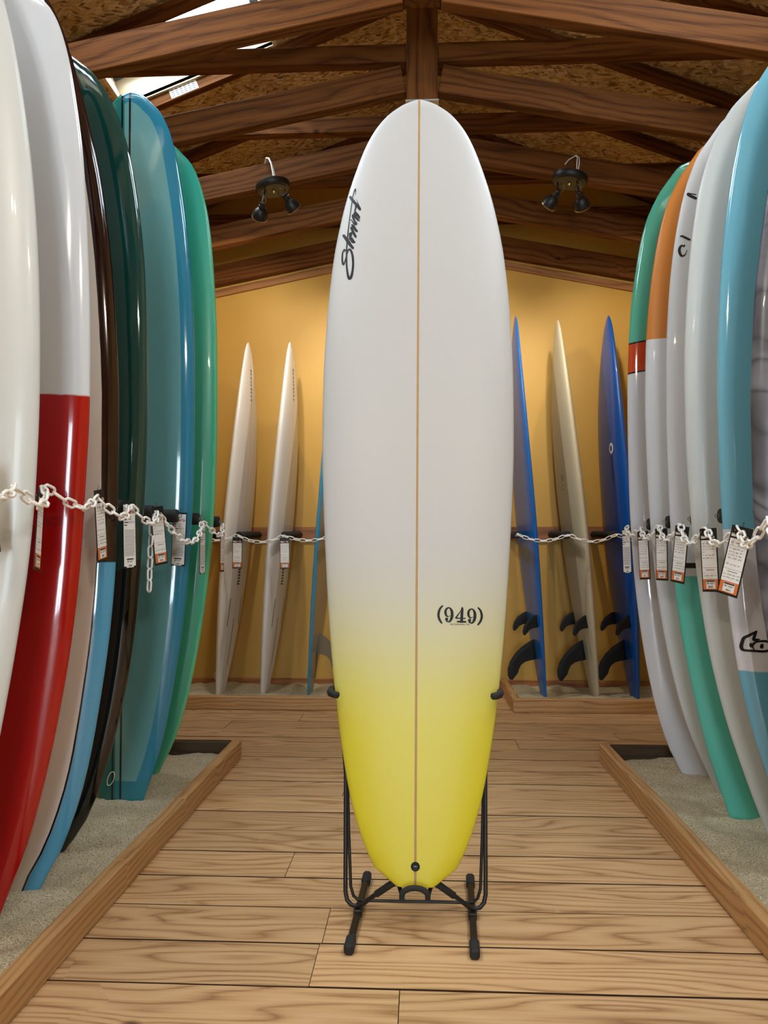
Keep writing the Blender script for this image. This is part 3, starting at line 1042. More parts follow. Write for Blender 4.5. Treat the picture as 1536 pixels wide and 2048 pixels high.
# traced outlines (height, half width) of the racked boards and letter strokes (x, z, width)
OUTLINE = {
    'L1': (-1.18, 1.76, [(0.03, 0.09), (0.25, 0.15), (0.562, 0.2066), (0.815, 0.2454), (1.001, 0.2673), (1.165, 0.2778), (1.355, 0.2819), (1.546, 0.2787), (1.74, 0.2694), (1.923, 0.253), (2.147, 0.2218), (2.336, 0.18), (2.5, 0.12), (2.6, 0.07)]),
    'L2': (-1.18, 2.0, [(0.035, 0.0858), (0.285, 0.173), (0.556, 0.2311), (0.804, 0.2661), (1.001, 0.2824), (1.187, 0.2908), (1.402, 0.2975), (1.618, 0.2947), (1.838, 0.2863), (2.073, 0.2706), (2.228, 0.2508), (2.369, 0.2228), (2.47, 0.1786), (2.515, 0.11)]),
    'L3': (-1.18, 2.23, [(0.054, 0.0976), (0.148, 0.1474), (0.348, 0.21), (0.564, 0.246), (0.782, 0.2718), (0.972, 0.2833), (1.208, 0.2867), (1.447, 0.284), (1.688, 0.2706), (1.902, 0.2516), (2.118, 0.2215), (2.305, 0.1794), (2.487, 0.1323)]),
    'L4': (-1.2, 2.5, [(0.037, 0.0509), (0.109, 0.1074), (0.27, 0.1707), (0.447, 0.2173), (0.642, 0.2522), (0.87, 0.2735), (1.134, 0.286), (1.4, 0.2936), (1.669, 0.2894), (1.906, 0.2806), (2.112, 0.262), (2.32, 0.2277), (2.469, 0.182), (2.594, 0.1104), (2.661, 0.0308)]),
    'L5': (-1.175, 3.04, [(0.037, 0.0914), (0.232, 0.1526), (0.507, 0.203), (0.803, 0.2394), (1.082, 0.258), (1.404, 0.2662), (1.708, 0.2644), (2.016, 0.2524), (2.328, 0.2257), (2.516, 0.1984), (2.664, 0.1693), (2.771, 0.1261), (2.84, 0.0622)]),
    'L6': (-1.18, 3.35, [(0.036, 0.0441), (0.198, 0.1191), (0.435, 0.1822), (0.674, 0.2236), (0.936, 0.2538), (1.222, 0.2729), (1.533, 0.2807), (1.892, 0.2767), (2.209, 0.262), (2.461, 0.2387), (2.588, 0.2122), (2.716, 0.165), (2.791, 0.0999)]),
    'R1': (1.2, 3.46, [(0.04, 0.0768), (0.174, 0.1386), (0.433, 0.203), (0.694, 0.2419), (0.98, 0.2656), (1.268, 0.2763), (1.559, 0.2784), (1.807, 0.2745), (2.034, 0.2621), (2.262, 0.2341), (2.445, 0.1978), (2.582, 0.1399), (2.691, 0.0645)]),
    'R2': (1.2, 3.2, [(0.037, 0.0246), (0.297, 0.1339), (0.536, 0.193), (0.778, 0.2327), (1.043, 0.2582), (1.289, 0.2702), (1.579, 0.2755), (1.829, 0.2692), (2.039, 0.2535), (2.229, 0.2277), (2.399, 0.1898), (2.525, 0.1362), (2.637, 0.0622)]),
    'R3': (1.2, 2.95, [(0.04, 0.0782), (0.279, 0.1493), (0.499, 0.196), (0.721, 0.2322), (0.946, 0.2538), (1.19, 0.2641), (1.476, 0.2683), (1.725, 0.2657), (1.957, 0.254), (2.151, 0.2335), (2.327, 0.2019), (2.483, 0.1516), (2.616, 0.0637)]),
    'R4': (1.2, 2.67, [(0.035, 0.0498), (0.234, 0.1201), (0.464, 0.1889), (0.681, 0.2339), (0.9, 0.2627), (1.138, 0.2831), (1.378, 0.2936), (1.586, 0.2947), (1.795, 0.2873), (2.023, 0.2693), (2.218, 0.2416), (2.377, 0.199), (2.51, 0.1363), (2.601, 0.0522)]),
    'R5': (1.2, 2.42, [(0.03, 0.065), (0.299, 0.1533), (0.47, 0.2026), (0.681, 0.2426), (0.879, 0.2622), (1.094, 0.2726), (1.311, 0.2786), (1.499, 0.2792), (1.719, 0.2714), (1.942, 0.2559), (2.15, 0.2299), (2.311, 0.1985), (2.439, 0.1569), (2.535, 0.0988)]),
    'R6': (1.18, 2.14, [(0.03, 0.08), (0.25, 0.155), (0.5, 0.21), (0.745, 0.2455), (0.866, 0.2611), (1.029, 0.2732), (1.206, 0.277), (1.371, 0.2772), (1.523, 0.2709), (1.691, 0.2603), (1.831, 0.2434), (2.028, 0.2143), (2.25, 0.175), (2.45, 0.115), (2.56, 0.07)]),
}
STEWART= [[(-0.2382,1.8941,0.0028),(-0.2364,1.8999,0.0035),(-0.2397,1.9015,0.0042),(-0.2441,1.8935,0.0045),(-0.2457,1.8773,0.0049),(-0.2448,1.8599,0.0052),(-0.2412,1.848,0.0056),(-0.2374,1.8555,0.0045),(-0.2338,1.8684,0.0038),(-0.2302,1.8856,0.0038),(-0.2274,1.8965,0.0052),(-0.2226,1.9007,0.0059),(-0.2165,1.8919,0.0063),(-0.2117,1.8723,0.0063),(-0.2098,1.8463,0.0063),(-0.2113,1.8205,0.0066),(-0.2149,1.8024,0.008),(-0.2201,1.796,0.0087),(-0.2241,1.8025,0.007),(-0.2275,1.8187,0.0059),(-0.2303,1.8424,0.0049),(-0.2316,1.8683,0.0045),(-0.2318,1.8987,0.0042),(-0.231,1.9271,0.0042),(-0.2291,1.96,0.0038),(-0.2264,1.9952,0.0031),(-0.2236,2.0263,0.0028),(-0.2202,2.0575,0.0028),(-0.218,2.0798,0.0031),(-0.2163,2.0956,0.0028),(-0.2135,2.1102,0.0031),(-0.2097,2.1214,0.0045),(-0.2078,2.1236,0.0038),(-0.2072,2.1157,0.0028),(-0.2077,2.0999,0.001)],[(-0.2434,1.9548,0.0077),(-0.2352,1.9414,0.0087),(-0.226,1.9248,0.0087),(-0.2118,1.9038,0.0077)],[(-0.2118,1.9038,0.0052),(-0.216,1.9137,0.0031),(-0.2222,1.9291,0.0014),(-0.2239,1.9357,0.0007)],[(-0.2253,1.9368,0.0035),(-0.2205,1.9466,0.0059),(-0.2171,1.9564,0.0052),(-0.2204,1.9602,0.0052),(-0.2226,1.9532,0.007),(-0.2194,1.94,0.0073),(-0.2133,1.9278,0.008),(-0.2073,1.9244,0.007),(-0.2104,1.931,0.0038),(-0.2145,1.9421,0.0014)],[(-0.2202,1.9807,0.0042),(-0.2129,1.964,0.0077),(-0.2037,1.944,0.007)],[(-0.2037,1.944,0.0038),(-0.211,1.9662,0.0024),(-0.2174,1.9906,0.0035),(-0.2092,1.9772,0.0077),(-0.2001,1.9637,0.007)],[(-0.2001,1.9637,0.0042),(-0.2073,1.9815,0.0024),(-0.2156,2.0016,0.0017),(-0.2197,2.0095,0.0017),(-0.2232,2.0085,0.0017)],[(-0.2197,2.0084,0.0017),(-0.2136,1.9994,0.0035),(-0.2054,1.9892,0.0045),(-0.2005,1.9902,0.0035),(-0.2036,1.9992,0.0024)],[(-0.2035,1.9925,0.0035),(-0.2107,2.0082,0.0063),(-0.214,2.0216,0.007),(-0.212,2.026,0.0063),(-0.2039,2.0147,0.007),(-0.1958,2.0034,0.0049),(-0.1914,2.0022,0.0021)],[(-0.1929,2.01,0.0042),(-0.2,2.0213,0.0042),(-0.2102,2.0326,0.0059),(-0.2002,2.0302,0.0024)],[(-0.2082,2.0326,0.0028),(-0.2074,2.0437,0.0049),(-0.2046,2.0548,0.0052),(-0.207,2.0571,0.0042)],[(-0.192,2.0144,0.0035),(-0.1981,2.0235,0.0063),(-0.2072,2.0348,0.007)],[(-0.2253,2.098,0.007),(-0.215,2.0798,0.0084),(-0.2027,2.0615,0.008),(-0.1914,2.0434,0.007)],[(-0.1905,2.0456,0.0045),(-0.1957,2.0591,0.0035),(-0.202,2.0772,0.0014),(-0.2047,2.0851,0.0007)]]
NINE= [[(0.0627,0.7697,0.0045),(0.0559,0.7617,0.006),(0.0521,0.7506,0.0068),(0.0516,0.7402,0.0068),(0.055,0.7299,0.0063),(0.0604,0.7218,0.0045)],[(0.0833,0.743,0.0012),(0.0795,0.74,0.0021),(0.0751,0.741,0.0045),(0.0717,0.747,0.0068),(0.0712,0.7551,0.0068),(0.0745,0.7618,0.0054),(0.0798,0.7647,0.0036),(0.0849,0.7626,0.0048),(0.0889,0.7552,0.0077),(0.0897,0.7448,0.0083),(0.0876,0.7344,0.0077),(0.0831,0.727,0.0051),(0.0787,0.7258,0.0036),(0.0742,0.7277,0.0045),(0.0713,0.7329,0.0036)],[(0.0743,0.7329,0.0092),(0.0744,0.7328,0.0092)],[(0.1184,0.7642,0.006),(0.1181,0.7597,0.0074),(0.117,0.7449,0.008),(0.1162,0.7301,0.008),(0.1158,0.7264,0.0074)],[(0.1161,0.7597,0.0015),(0.1093,0.7493,0.003),(0.1018,0.7392,0.0045)],[(0.0991,0.7374,0.003),(0.1017,0.736,0.0039),(0.1136,0.7354,0.0027),(0.1262,0.7355,0.0033)],[(0.1053,0.7262,0.0051),(0.1164,0.726,0.0051),(0.1271,0.726,0.0051)],[(0.1474,0.7403,0.0012),(0.1437,0.7373,0.0021),(0.1392,0.7384,0.0045),(0.1359,0.7443,0.0068),(0.1355,0.7524,0.0068),(0.1388,0.7591,0.0054),(0.1441,0.7619,0.0036),(0.1492,0.7599,0.0048),(0.1531,0.7525,0.0077),(0.1538,0.7421,0.0083),(0.1517,0.7318,0.0077),(0.1472,0.7244,0.0051),(0.1427,0.7232,0.0036),(0.1383,0.7251,0.0045),(0.1354,0.7302,0.0036)],[(0.1384,0.7302,0.0092),(0.1385,0.7301,0.0092)],[(0.1637,0.7656,0.0045),(0.1695,0.7585,0.0057),(0.1727,0.7481,0.0068),(0.1725,0.7378,0.0068),(0.1682,0.7267,0.006),(0.1618,0.7185,0.0045)]]
R3L= [[(1.0005,2.156,0.0038),(0.9989,2.1512,0.0047),(0.9951,2.1537,0.0041),(0.9905,2.1554,0.0063),(0.985,2.1491,0.0078),(0.9825,2.1388,0.0081),(0.9845,2.126,0.0078),(0.989,2.1164,0.0072),(0.9951,2.1147,0.0056),(1.0013,2.1193,0.0038),(1.0053,2.1264,0.0022),(1.0085,2.1351,0.0019)],[(0.9881,2.1921,0.0047),(0.9935,2.192,0.0063),(1.0034,2.1846,0.0069),(1.0109,2.1797,0.0069),(1.0185,2.1748,0.0063)],[(1.0151,2.354,0.0047),(1.0174,2.3555,0.0056),(1.0251,2.3522,0.0047),(1.0343,2.3504,0.0031),(1.0435,2.3469,0.0031)],[(1.0158,2.3524,0.0063),(1.0234,2.345,0.0088),(1.0325,2.3392,0.0088),(1.0432,2.3325,0.0078)]]
R5L= [[(1.009,0.7564,0.0041),(0.9904,0.7448,0.0059),(0.9757,0.736,0.0063),(0.9716,0.725,0.0068),(0.9686,0.7108,0.0068),(0.9711,0.7016,0.0068),(0.9797,0.6983,0.0052),(1.0033,0.6979,0.005),(1.0248,0.697,0.005),(1.0367,0.6987,0.005),(1.0465,0.7037,0.005),(1.051,0.7124,0.005),(1.0469,0.7211,0.005),(1.0374,0.7271,0.005),(1.0234,0.7277,0.0045),(1.0083,0.7253,0.0038),(1.0006,0.7187,0.0045),(0.9977,0.711,0.0034),(1.0013,0.7028,0.0023),(1.0039,0.6985,0.0023)],[(1.0085,0.7559,0.0041),(1.0044,0.7449,0.0057),(1.0004,0.7318,0.0057),(1.0074,0.7318,0.0052),(1.0181,0.7332,0.0016)],[(0.9931,0.7197,0.0034),(0.9929,0.7121,0.0068),(0.9984,0.7186,0.0045)],[(1.0236,0.7155,0.0068),(1.0224,0.71,0.0075)]]

WHITE = lin(226, 226, 224)
MATS = {
    'L1': board_mat('matte_white_board', lin(222, 225, 224), rough=0.35, coat=0.15),
    'L2': board_mat('white_and_red_board', lin(224, 228, 234), [('below_wavy', 1.412, lin(178, 10, 14))], rough=0.12, coat=0.6),
    'L3': board_mat('white_board_maroon_rail', lin(246, 240, 234), [('rail', .040, .046, -1, 1.0, lin(14, 16, 26)), ('rail', -1, .040, 0.97, 3, lin(34, 8, 12)), ('rail', -1, .040, -1, 0.97, lin(84, 166, 206)), ('rail', -1, .040, 0.966, 0.978, lin(14, 14, 20))], rough=0.1, coat=0.7),
    'L4': board_mat('dark_green_board', lin(14, 66, 62), [('below', 0.80, 0.62, lin(8, 12, 18))], rough=0.06, coat=0.8),
    'L5': board_mat('teal_board', lin(112, 172, 178), [('rail', -1, .048, -1, 5, lin(44, 138, 172)), ('below', 0.10, 0.0, lin(40, 138, 158)), ('line', -0.3, -0.022, lin(16, 122, 120)), ('line', -0.004, 0.004, lin(10, 24, 28)), ('line', -0.036, -0.028, lin(10, 24, 28))], rough=0.1, coat=0.6),
    'L6': board_mat('mint_green_board', lin(66, 186, 154), [('rail', -1, .012, -1, 5, lin(110, 206, 156)), ('fade', 3.1, 1.9, lin(24, 190, 178))], rough=0.3, coat=0.25),
    'R1': board_mat('green_red_white_board', lin(230, 233, 242), [('above', 1.95, 0.12, lin(94, 192, 166)), ('band', 1.822, 1.955, 0.12, lin(214, 78, 42)), ('band', 1.817, 1.824, 0.12, lin(20, 20, 24)), ('band', 1.950, 1.957, 0.12, lin(20, 20, 24))], rough=0.08, coat=0.7),
    'R2': board_mat('orange_and_white_board', lin(230, 234, 240), [('above', 1.868, 0.0, lin(222, 136, 44))], rough=0.4, coat=0.1),
    'R3': board_mat('white_and_seafoam_board', lin(228, 232, 238), [('below', 0.905, 0.0, lin(98, 208, 190)), ('band', 0.934, 0.954, 0.0, lin(22, 22, 26))], rough=0.4, coat=0.1),
    'R4': board_mat('pale_grey_board', lin(218, 224, 224), rough=0.4, coat=0.1),
    'R5': board_mat('light_blue_board', lin(122, 196, 222), [('below', 1.065, 0.0, lin(230, 231, 240)), ('below_wavy', 0.635, lin(112, 186, 216))], rough=0.08, coat=0.7),
    'R6': board_mat('marbled_grey_board', lin(86, 87, 96), [('cloud', lin(118, 119, 128)), ('swirl', lin(58, 60, 72))], rough=0.3, coat=0.3),
}
LABELS = {
    'L1': 'plain matte white longboard, nearest in the left row',
    'L2': 'glossy longboard, white above and deep red below, in the left row',
    'L3': 'white longboard with maroon and light blue rails beside the red board',
    'L4': 'glossy dark green longboard with black tail in the left row',
    'L5': 'translucent teal longboard with blue rails and black stringer lines',
    'L6': 'mint green longboard, farthest in the left row',
    'R1': 'longboard with green nose, red band and white body',
    'R2': 'longboard with orange nose and white body in the right row',
    'R3': 'white longboard with black script and seafoam green tail',
    'R4': 'plain pale grey longboard between seafoam-tailed and light blue boards',
    'R5': 'glossy light blue longboard with white lower section and blue tail',
    'R6': 'grey marbled longboard at the right edge, nearest in its row',
}
BO = {}
BG = {}
for k, (xc, Y, tab) in OUTLINE.items():
    g = Board(tab, thick=0.082 if k != 'L3' else 0.09, rock_n=0.045, rock_t=0.02, z0=0.012)
    e = empty('longboard', (xc, Y, 0.0))
    tag(e, LABELS[k], 'surfboard', 'longboards in the left row' if k[0] == 'L' else 'longboards in the right row')
    g.build('board_body', MATS[k], e)
    BO[k], BG[k] = e, g


def cord(parent, pts, r=0.0018):
    return MB().tube(pts, r, 5).build('leash_string', M_CORD, parent)


def loop_cord(parent, p, s=1.0, tilt=0.3):
    pts = []
    for i in range(15):
        a = -math.pi / 2 + 2 * math.pi * i / 14
        x, z = 0.012 * math.cos(a), 0.028 * math.sin(a) + .028
        pts.append((p[0] + (x * math.cos(tilt) + z * math.sin(tilt)) * s, p[1] - .006, p[2] + (-x * math.sin(tilt) + z * math.cos(tilt)) * s))
    cord(parent, pts)


# stringer lines are colour; leash strings, letters and the small drawing are separate pieces
loop_cord(BO['L5'], BG['L5'].deck(-0.045, 0.085), 1.0, 0.35)
lg = MB()
for s_ in R3L:
    lg.ribbon([(x - 1.2, z, w * 1.2) for x, z, w in s_], lambda x, z: BG['R3'].deck(x, z))
lg.build('script_lettering', M_DECAL, BO['R3'])
lg = MB()
for s_ in R5L:
    lg.ribbon([(x - 1.2, z, w * 1.4) for x, z, w in s_], lambda x, z: BG['R5'].deck(x, z))
lg.build('logo', M_DECAL, BO['R5'])
lg = MB()
for s_ in ([(.150, .905, .002), (.158, .895, .0035), (.160, .880, .004), (.157, .866, .003)], [(.160, .884, .002), (.170, .880, .003), (.178, .873, .001)],
           [(.160, .890, .003), (.168, .897, .002), (.172, .906, .001)], [(.157, .868, .006), (.166, .865, .006), (.172, .867, .003)]):
    lg.ribbon(s_, lambda x, z: BG['L3'].deck(x, z))
lg.build('small_drawing', M_DECAL, BO['L3'])

# ---- centre board
CT = [(0.030, 0.052), (0.050, 0.092), (0.085, 0.116), (0.163, 0.1515), (0.252, 0.179), (0.376, 0.2046), (0.523, 0.2281), (0.697, 0.2485),
      (0.877, 0.2646), (1.086, 0.2797), (1.256, 0.2881), (1.482, 0.2913), (1.682, 0.2858), (1.874, 0.2717), (2.053, 0.2438), (2.197, 0.2075),
      (2.325, 0.1617), (2.411, 0.1045), (2.445, 0.0628)]
gC = Board(CT, thick=0.072, rock_n=0.0, rock_t=0.0, nose_e=0.75, zn=2.472, sx=3.4, tail_th=0.45)
m_center = board_mat('white_board_with_yellow_fade', lin(208, 208, 208), [('fade', 0.36, 0.98, lin(226, 218, 78)), ('fade', 0.16, 0.7, lin(230, 220, 50))], rough=0.42, coat=0.0)
eC = empty('funboard', (-0.010, 2.09, 0.08))
eC.rotation_euler = (math.radians(-10), math.radians(0.36), 0)
eC.location.x = -0.0175
tag(eC, 'tall white surfboard with yellow fade on the black floor stand', 'surfboard')
bodyC = gC.build('board_body', m_center, eC, nz=90, seg=44)
dk = lambda x, z: gC.deck(x + 0.0145 * (1 - z / 2.47) * 1.0, z)
st = MB()
n = 80
so = lambda z: .0004 if z < 2.38 else .0004 + (z - 2.38) * .02
for i in range(n):
    z0_, z1_ = 0.036 + (2.464 - 0.036) * i / n, 0.036 + (2.464 - 0.036) * (i + 1) / n
    st.add([gC.deck(-.0032, z0_, so(z0_)), gC.deck(.0032, z0_, so(z0_)), gC.deck(.0032, z1_, so(z1_)), gC.deck(-.0032, z1_, so(z1_))], [(0, 1, 2, 3)])
st.build('stringer', plain('cedar_stringer', lin(172, 134, 80), 0.5, noise=0.15, nscale=30), eC)
lg = MB()
for s_ in STEWART:
    lg.ribbon([(x, z, w * 1.12) for x, z, w in s_], dk)
lg.build('script_logo', M_DECAL, eC)
lg = MB()
for s_ in NINE:
    lg.ribbon(s_, dk)
lg.build('number_logo', M_DECAL, eC)


def text_mesh(body, size, bold=0.0, align='LEFT', xs=1.0, spacing=1.0):
    cu = bpy.data.curves.new('text', 'FONT')
    cu.body = body
    cu.size = size
    cu.offset = bold
    cu.align_x = align
    cu.space_character = spacing
    cu.resolution_u = 3
    ob = bpy.data.objects.new('text', cu)
    COL.objects.link(ob)
    dg = bpy.context.evaluated_depsgraph_get()
    me = bpy.data.meshes.new_from_object(ob.evaluated_get(dg))
    v = [(q.co.x * xs, q.co.y) for q in me.vertices]
    f = [tuple(p.vertices) for p in me.polygons]
    bpy.data.objects.remove(ob)
    bpy.data.meshes.remove(me)
    return v, f


v, f = text_mesh('San Clemente, CA', 0.0062, 0.0001, 'CENTER', spacing=1.15)
mesh_obj('place_lettering', [dk(0.1104 + x, 0.717 + y) for x, y in v], f, M_DECAL, eC)
pl = gC.deck(0.0, 0.082, 0.0)
lp = empty('leash_plug', pl, eC)
auto_smooth(MB().lathe([(.0, 0), (.0095, 0), (.0118, .0006), (.0118, .0026), (.0100, .0032), (.0088, .0022), (.0, .0016)], 24, (0, 0.001, 0), (0, -1, 0)).build('cup', M_DECAL, lp))
MB().tube([(-.0045, -.0022, .0006), (.0045, -.0022, .0006)], .0011, 6).build('pin', M_METAL, lp)

# ------------------------------------------------------------------ floor stand
CX = -0.018
stand = empty('board_stand', (CX, 2.15, 0))
tag(stand, 'black steel floor stand holding the tall centre board', 'stand')
for s in (-1, 1):
    path = [(.036, -.040, .118), (.062, -.040, .108), (.108, -.022, .070), (.140, -.006, .040), (.160, 0, .0285), (.176, .004, .031), (.187, .008, .042), (.192, .012, .062),
            (.195, .045, .20), (.199, .090, .36), (.214, .120, .50), (.228, .130, .585), (.236, .118, .603), (.237, .070, .606), (.2365, .020, .606)]
    auto_smooth(MB().tube([(s * x, y, z) for x, y, z in path], .0062, 10).build('upright', M_BLACK, stand), 60)
    auto_smooth(MB().tube([(s * x, y, z) for x, y, z in [(.236, .055, .606), (.2365, .05, .606), (.2365, .015, .606), (.232, -.010, .606), (.219, -.024, .605), (.211, -.029, .605), (.208, -.031, .605)]], [.008, .0098, .0098, .0098, .0098, .0092, .005], 12).build('arm_pad', M_FOAM, stand), 60)
    auto_smooth(MB().tube([(s * x, y, z) for x, y, z in [(.040, -.040, .1165), (.042, -.040, .116), (.062, -.040, .108), (.104, -.0237, .0733), (.106, -.0228, .0717)]], [.0075, .0095, .0095, .0095, .0075], 12).build('leg_pad', M_FOAM, stand), 60)
    # foot bar
    p0, p1 = ((-.163, -.205), (-.147, .243)) if s < 0 else ((.147, -.212), (.164, .240))
    d = Vector((p1[0] - p0[0], p1[1] - p0[1], 0))
    ang = math.atan2(d.y, d.x)
    ft = empty('foot', (p0[0], p0[1], 0), stand)
    ft.rotation_euler = (0, 0, ang)
    L = d.length
    MB().box(.03, L - .03, -.009, .009, .006, .022, .0025).build('bar', M_STEEL, ft)
    MB().box(L * .42, L * .42 + .05, -.0115, .0115, .004, .025, .003).build('clamp', M_STEEL, ft)
    for a, b_ in ((0, .062), (L - .062, L)):
        auto_smooth(MB().box(a, b_, -.0125, .0125, 0, .027, .006).build('rubber_cap', M_FOAM, ft), 30)
bar = [(-.196, .10, .37), (-.188, .066, .20), (-.180, .040, .065), (-.172, .038, .040), (-.158, .038, .0285), (-.14, .038, .028), (.14, .038, .028), (.158, .038, .0285), (.172, .038, .040), (.180, .040, .065), (.188, .066, .20), (.196, .10, .37)]
auto_smooth(MB().tube(bar, .0045, 8).build('brace', M_BLACK, stand), 60)
hk = []
for i in range(13):
    a = math.pi * i / 12
    hk.append((-.0335 * math.cos(a), -.104, .1045 + .0205 * math.sin(a) ** 0.9))
hk = [(-.0335, -.104, .097)] + hk + [(.0335, -.104, .097)]
auto_smooth(MB().tube(hk, .0075, 10).build('tail_hook', M_FOAM, stand), 60)
for s in (-1, 1):
    auto_smooth(MB().tube([(s * .0335, -.104, .100), (s * .034, -.085, .092), (s * .037, -.055, .092), (s * .044, -.040, .106)], .006, 8).build('hook_arm', M_BLACK, stand), 60)


# ------------------------------------------------------------------ boards against the back wall
def fin(parent, outline, thick, mat, name='fin'):
    """outline in (out, along) metres; extruded, thinner at the edge."""
    n = len(outline)
    cx = sum(p[0] for p in outline) / n
    cz = sum(p[1] for p in outline) / n
    v = [(-0.0006, p[0], p[1]) for p in outline] + [(0.0006, p[0], p[1]) for p in outline]
    inn = [((p[0] - cx) * .72 + cx * .9, (p[1] - cz) * .72 + cz) for p in outline]
    v += [(-thick / 2, a, b) for a, b in inn] + [(thick / 2, a, b) for a, b in inn]
    f = []
    for i in range(n):
        j = (i + 1) % n
        f += [(i, j, n + j, n + i), (i, 2 * n + i, 2 * n + j, j), (n + i, n + j, 3 * n + j, 3 * n + i)]
    f += [tuple(2 * n + i for i in range(n)), tuple(reversed([3 * n + i for i in range(n)]))]
    o = mesh_obj(name, v, f, mat, parent, True)
    o.data.set_sharp_from_angle(angle=math.radians(40))
    return o


BIG_FIN = [(0, .215), (.03, .200), (.07, .170), (.105, .130), (.135, .080), (.150, .030), (.152, -.015), (.144, -.042), (.130, -.046), (.118, -.028), (.108, .008), (.090, .045), (.062, .068), (.03, .077), (0, .080)]
SIDE_FIN = [(0, .115), (.025, .104), (.052, .080), (.072, .045), (.080, .010), (.078, -.010), (.070, -.016), (.062, -.006), (.050, .014), (.028, .026), (0, .028)]
HYBRID = [(0.0, .070), (0.10, .105), (.28, .155), (.5, .205), (.75, .245), (1.0, .266), (1.25, .272), (1.5, .262), (1.75, .238), (1.95, .202), (2.12, .158), (2.28, .105), (2.38, .060)]


def scaled(tab, L, W):
    return [(z * L / 2.45, w * W / .272) for z, w in tab]


def back_board(x0, x1, Y, ztop, mat, label, side, fins=None, W=.265, thick=.086):
    """Board standing edge-on to the aisle, leaning from x0 (tail) to x1 (nose); underside towards the middle."""
    lean = math.atan2(x1 - x0, ztop)
    L = math.hypot(x1 - x0, ztop) - .02
    g = Board(scaled(HYBRID, L, W), thick=thick, rock_n=0.05, rock_t=0.02, nose_e=.62, z0=0.0)
    e = empty('hybrid_board', (x0, Y, 0.022))
    # local x -> world +-y (width), local -y -> away from the middle
    e.rotation_mode = 'XYZ'
    rz = Matrix.Rotation(math.radians(-90 if side < 0 else 90), 4, 'Z')
    e.rotation_euler = (Matrix.Rotation(lean, 4, 'Y') @ Matrix.Rotation(math.radians(5 * side), 4, 'Z') @ rz).to_euler()
    tag(e, label, 'surfboard', 'boards racked on the back wall')
    g.build('board_body', mat, e, nz=60, seg=32)
    return e, g, L


m_bw = board_mat('satin_white_board', lin(252, 248, 246), [('line', -.0012, .0012, lin(150, 140, 134))], rough=0.3, coat=0.2)
m_cream = board_mat('cream_soft_board', lin(214, 202, 172), rough=0.45, coat=0.05)
m_blue = board_mat('royal_blue_board', lin(14, 86, 178), rough=0.3, coat=0.2)
m_blue2 = board_mat('blue_board_white_deck', lin(20, 112, 208), [('rail', .12, 2, -1, 5, lin(20, 100, 190))], rough=0.3, coat=0.2)
m_lblue = board_mat('sky_blue_board', lin(76, 164, 210), [('rail', .035, 2, -1, 5, lin(160, 150, 126))], rough=0.3, coat=0.2)
for j, (x0, x1, lab) in enumerate(((-1.349, -1.147, 'white hybrid board with three fin slots, left of the two at the back wall'),
                                   (-1.045, -.853, 'white hybrid board with three fin slots, right of the two at the back wall'))):
    e, g, L = back_board(x0, x1, 5.24, 2.44, m_bw, lab, -1)
    for xs, za, zb in ((.0, .20, .52), (.115, .47, .66), (-.115, .47, .66)):
        q = MB()
        n = 6
        for i in range(n):
            a, b_ = za + (zb - za) * i / n, za + (zb - za) * (i + 1) / n
            q.add([g.bottom(xs - .0045, a), g.bottom(xs + .0045, a), g.bottom(xs + .0045, b_), g.bottom(xs - .0045, b_)], [(0, 1, 2, 3)])
        q.build('fin_box', M_DECAL, e)
    q = MB()
    random.seed(5)
    for i in range(9):
        z = 2.02 + i * .026
        q.ribbon([(-.012 + random.uniform(-.004, .004), z, .006), (.010, z + random.uniform(-.006, .010), .008)], lambda x, z: g.bottom(x, z))
        q.ribbon([(-.008, z + .012, .005), (.012, z + .004, .006)], lambda x, z: g.bottom(x, z))
    q.build('brush_lettering', M_DECAL, e)
    q = MB()
    for i in range(6):
        for c in range(2):
            q.ribbon([(-.020 + .02 * c, .755 + i * .02, .010), (-.002 + .02 * c, .755 + i * .02 + random.uniform(-.004, .004), .012)], lambda x, z: g.bottom(x, z))
    q.build('logo', M_DECAL, e)
    if j == 0:
        loop_cord(e, (.03, -.045, .10), 1.0, .5)
e, g, L = back_board(-.735, -.575, 5.24, 2.2, m_lblue, 'sky blue edged board with clear fin behind the centre board', -1, W=.255, thick=.05)
y0 = g.bottom(0, .3)[1]
ff = fin(e, [(p[0] * 1.15, p[1] * 1.05) for p in BIG_FIN], .006, M_FINGLASS)
ff.location = (0, y0 - .004, .20)
q = MB().box(-.004, .004, y0 - .001, y0 + .0016, .12, .50)
q.build('fin_box', M_DECAL, e)
loop_cord(e, (.02, -.035, .12), .8, .6)
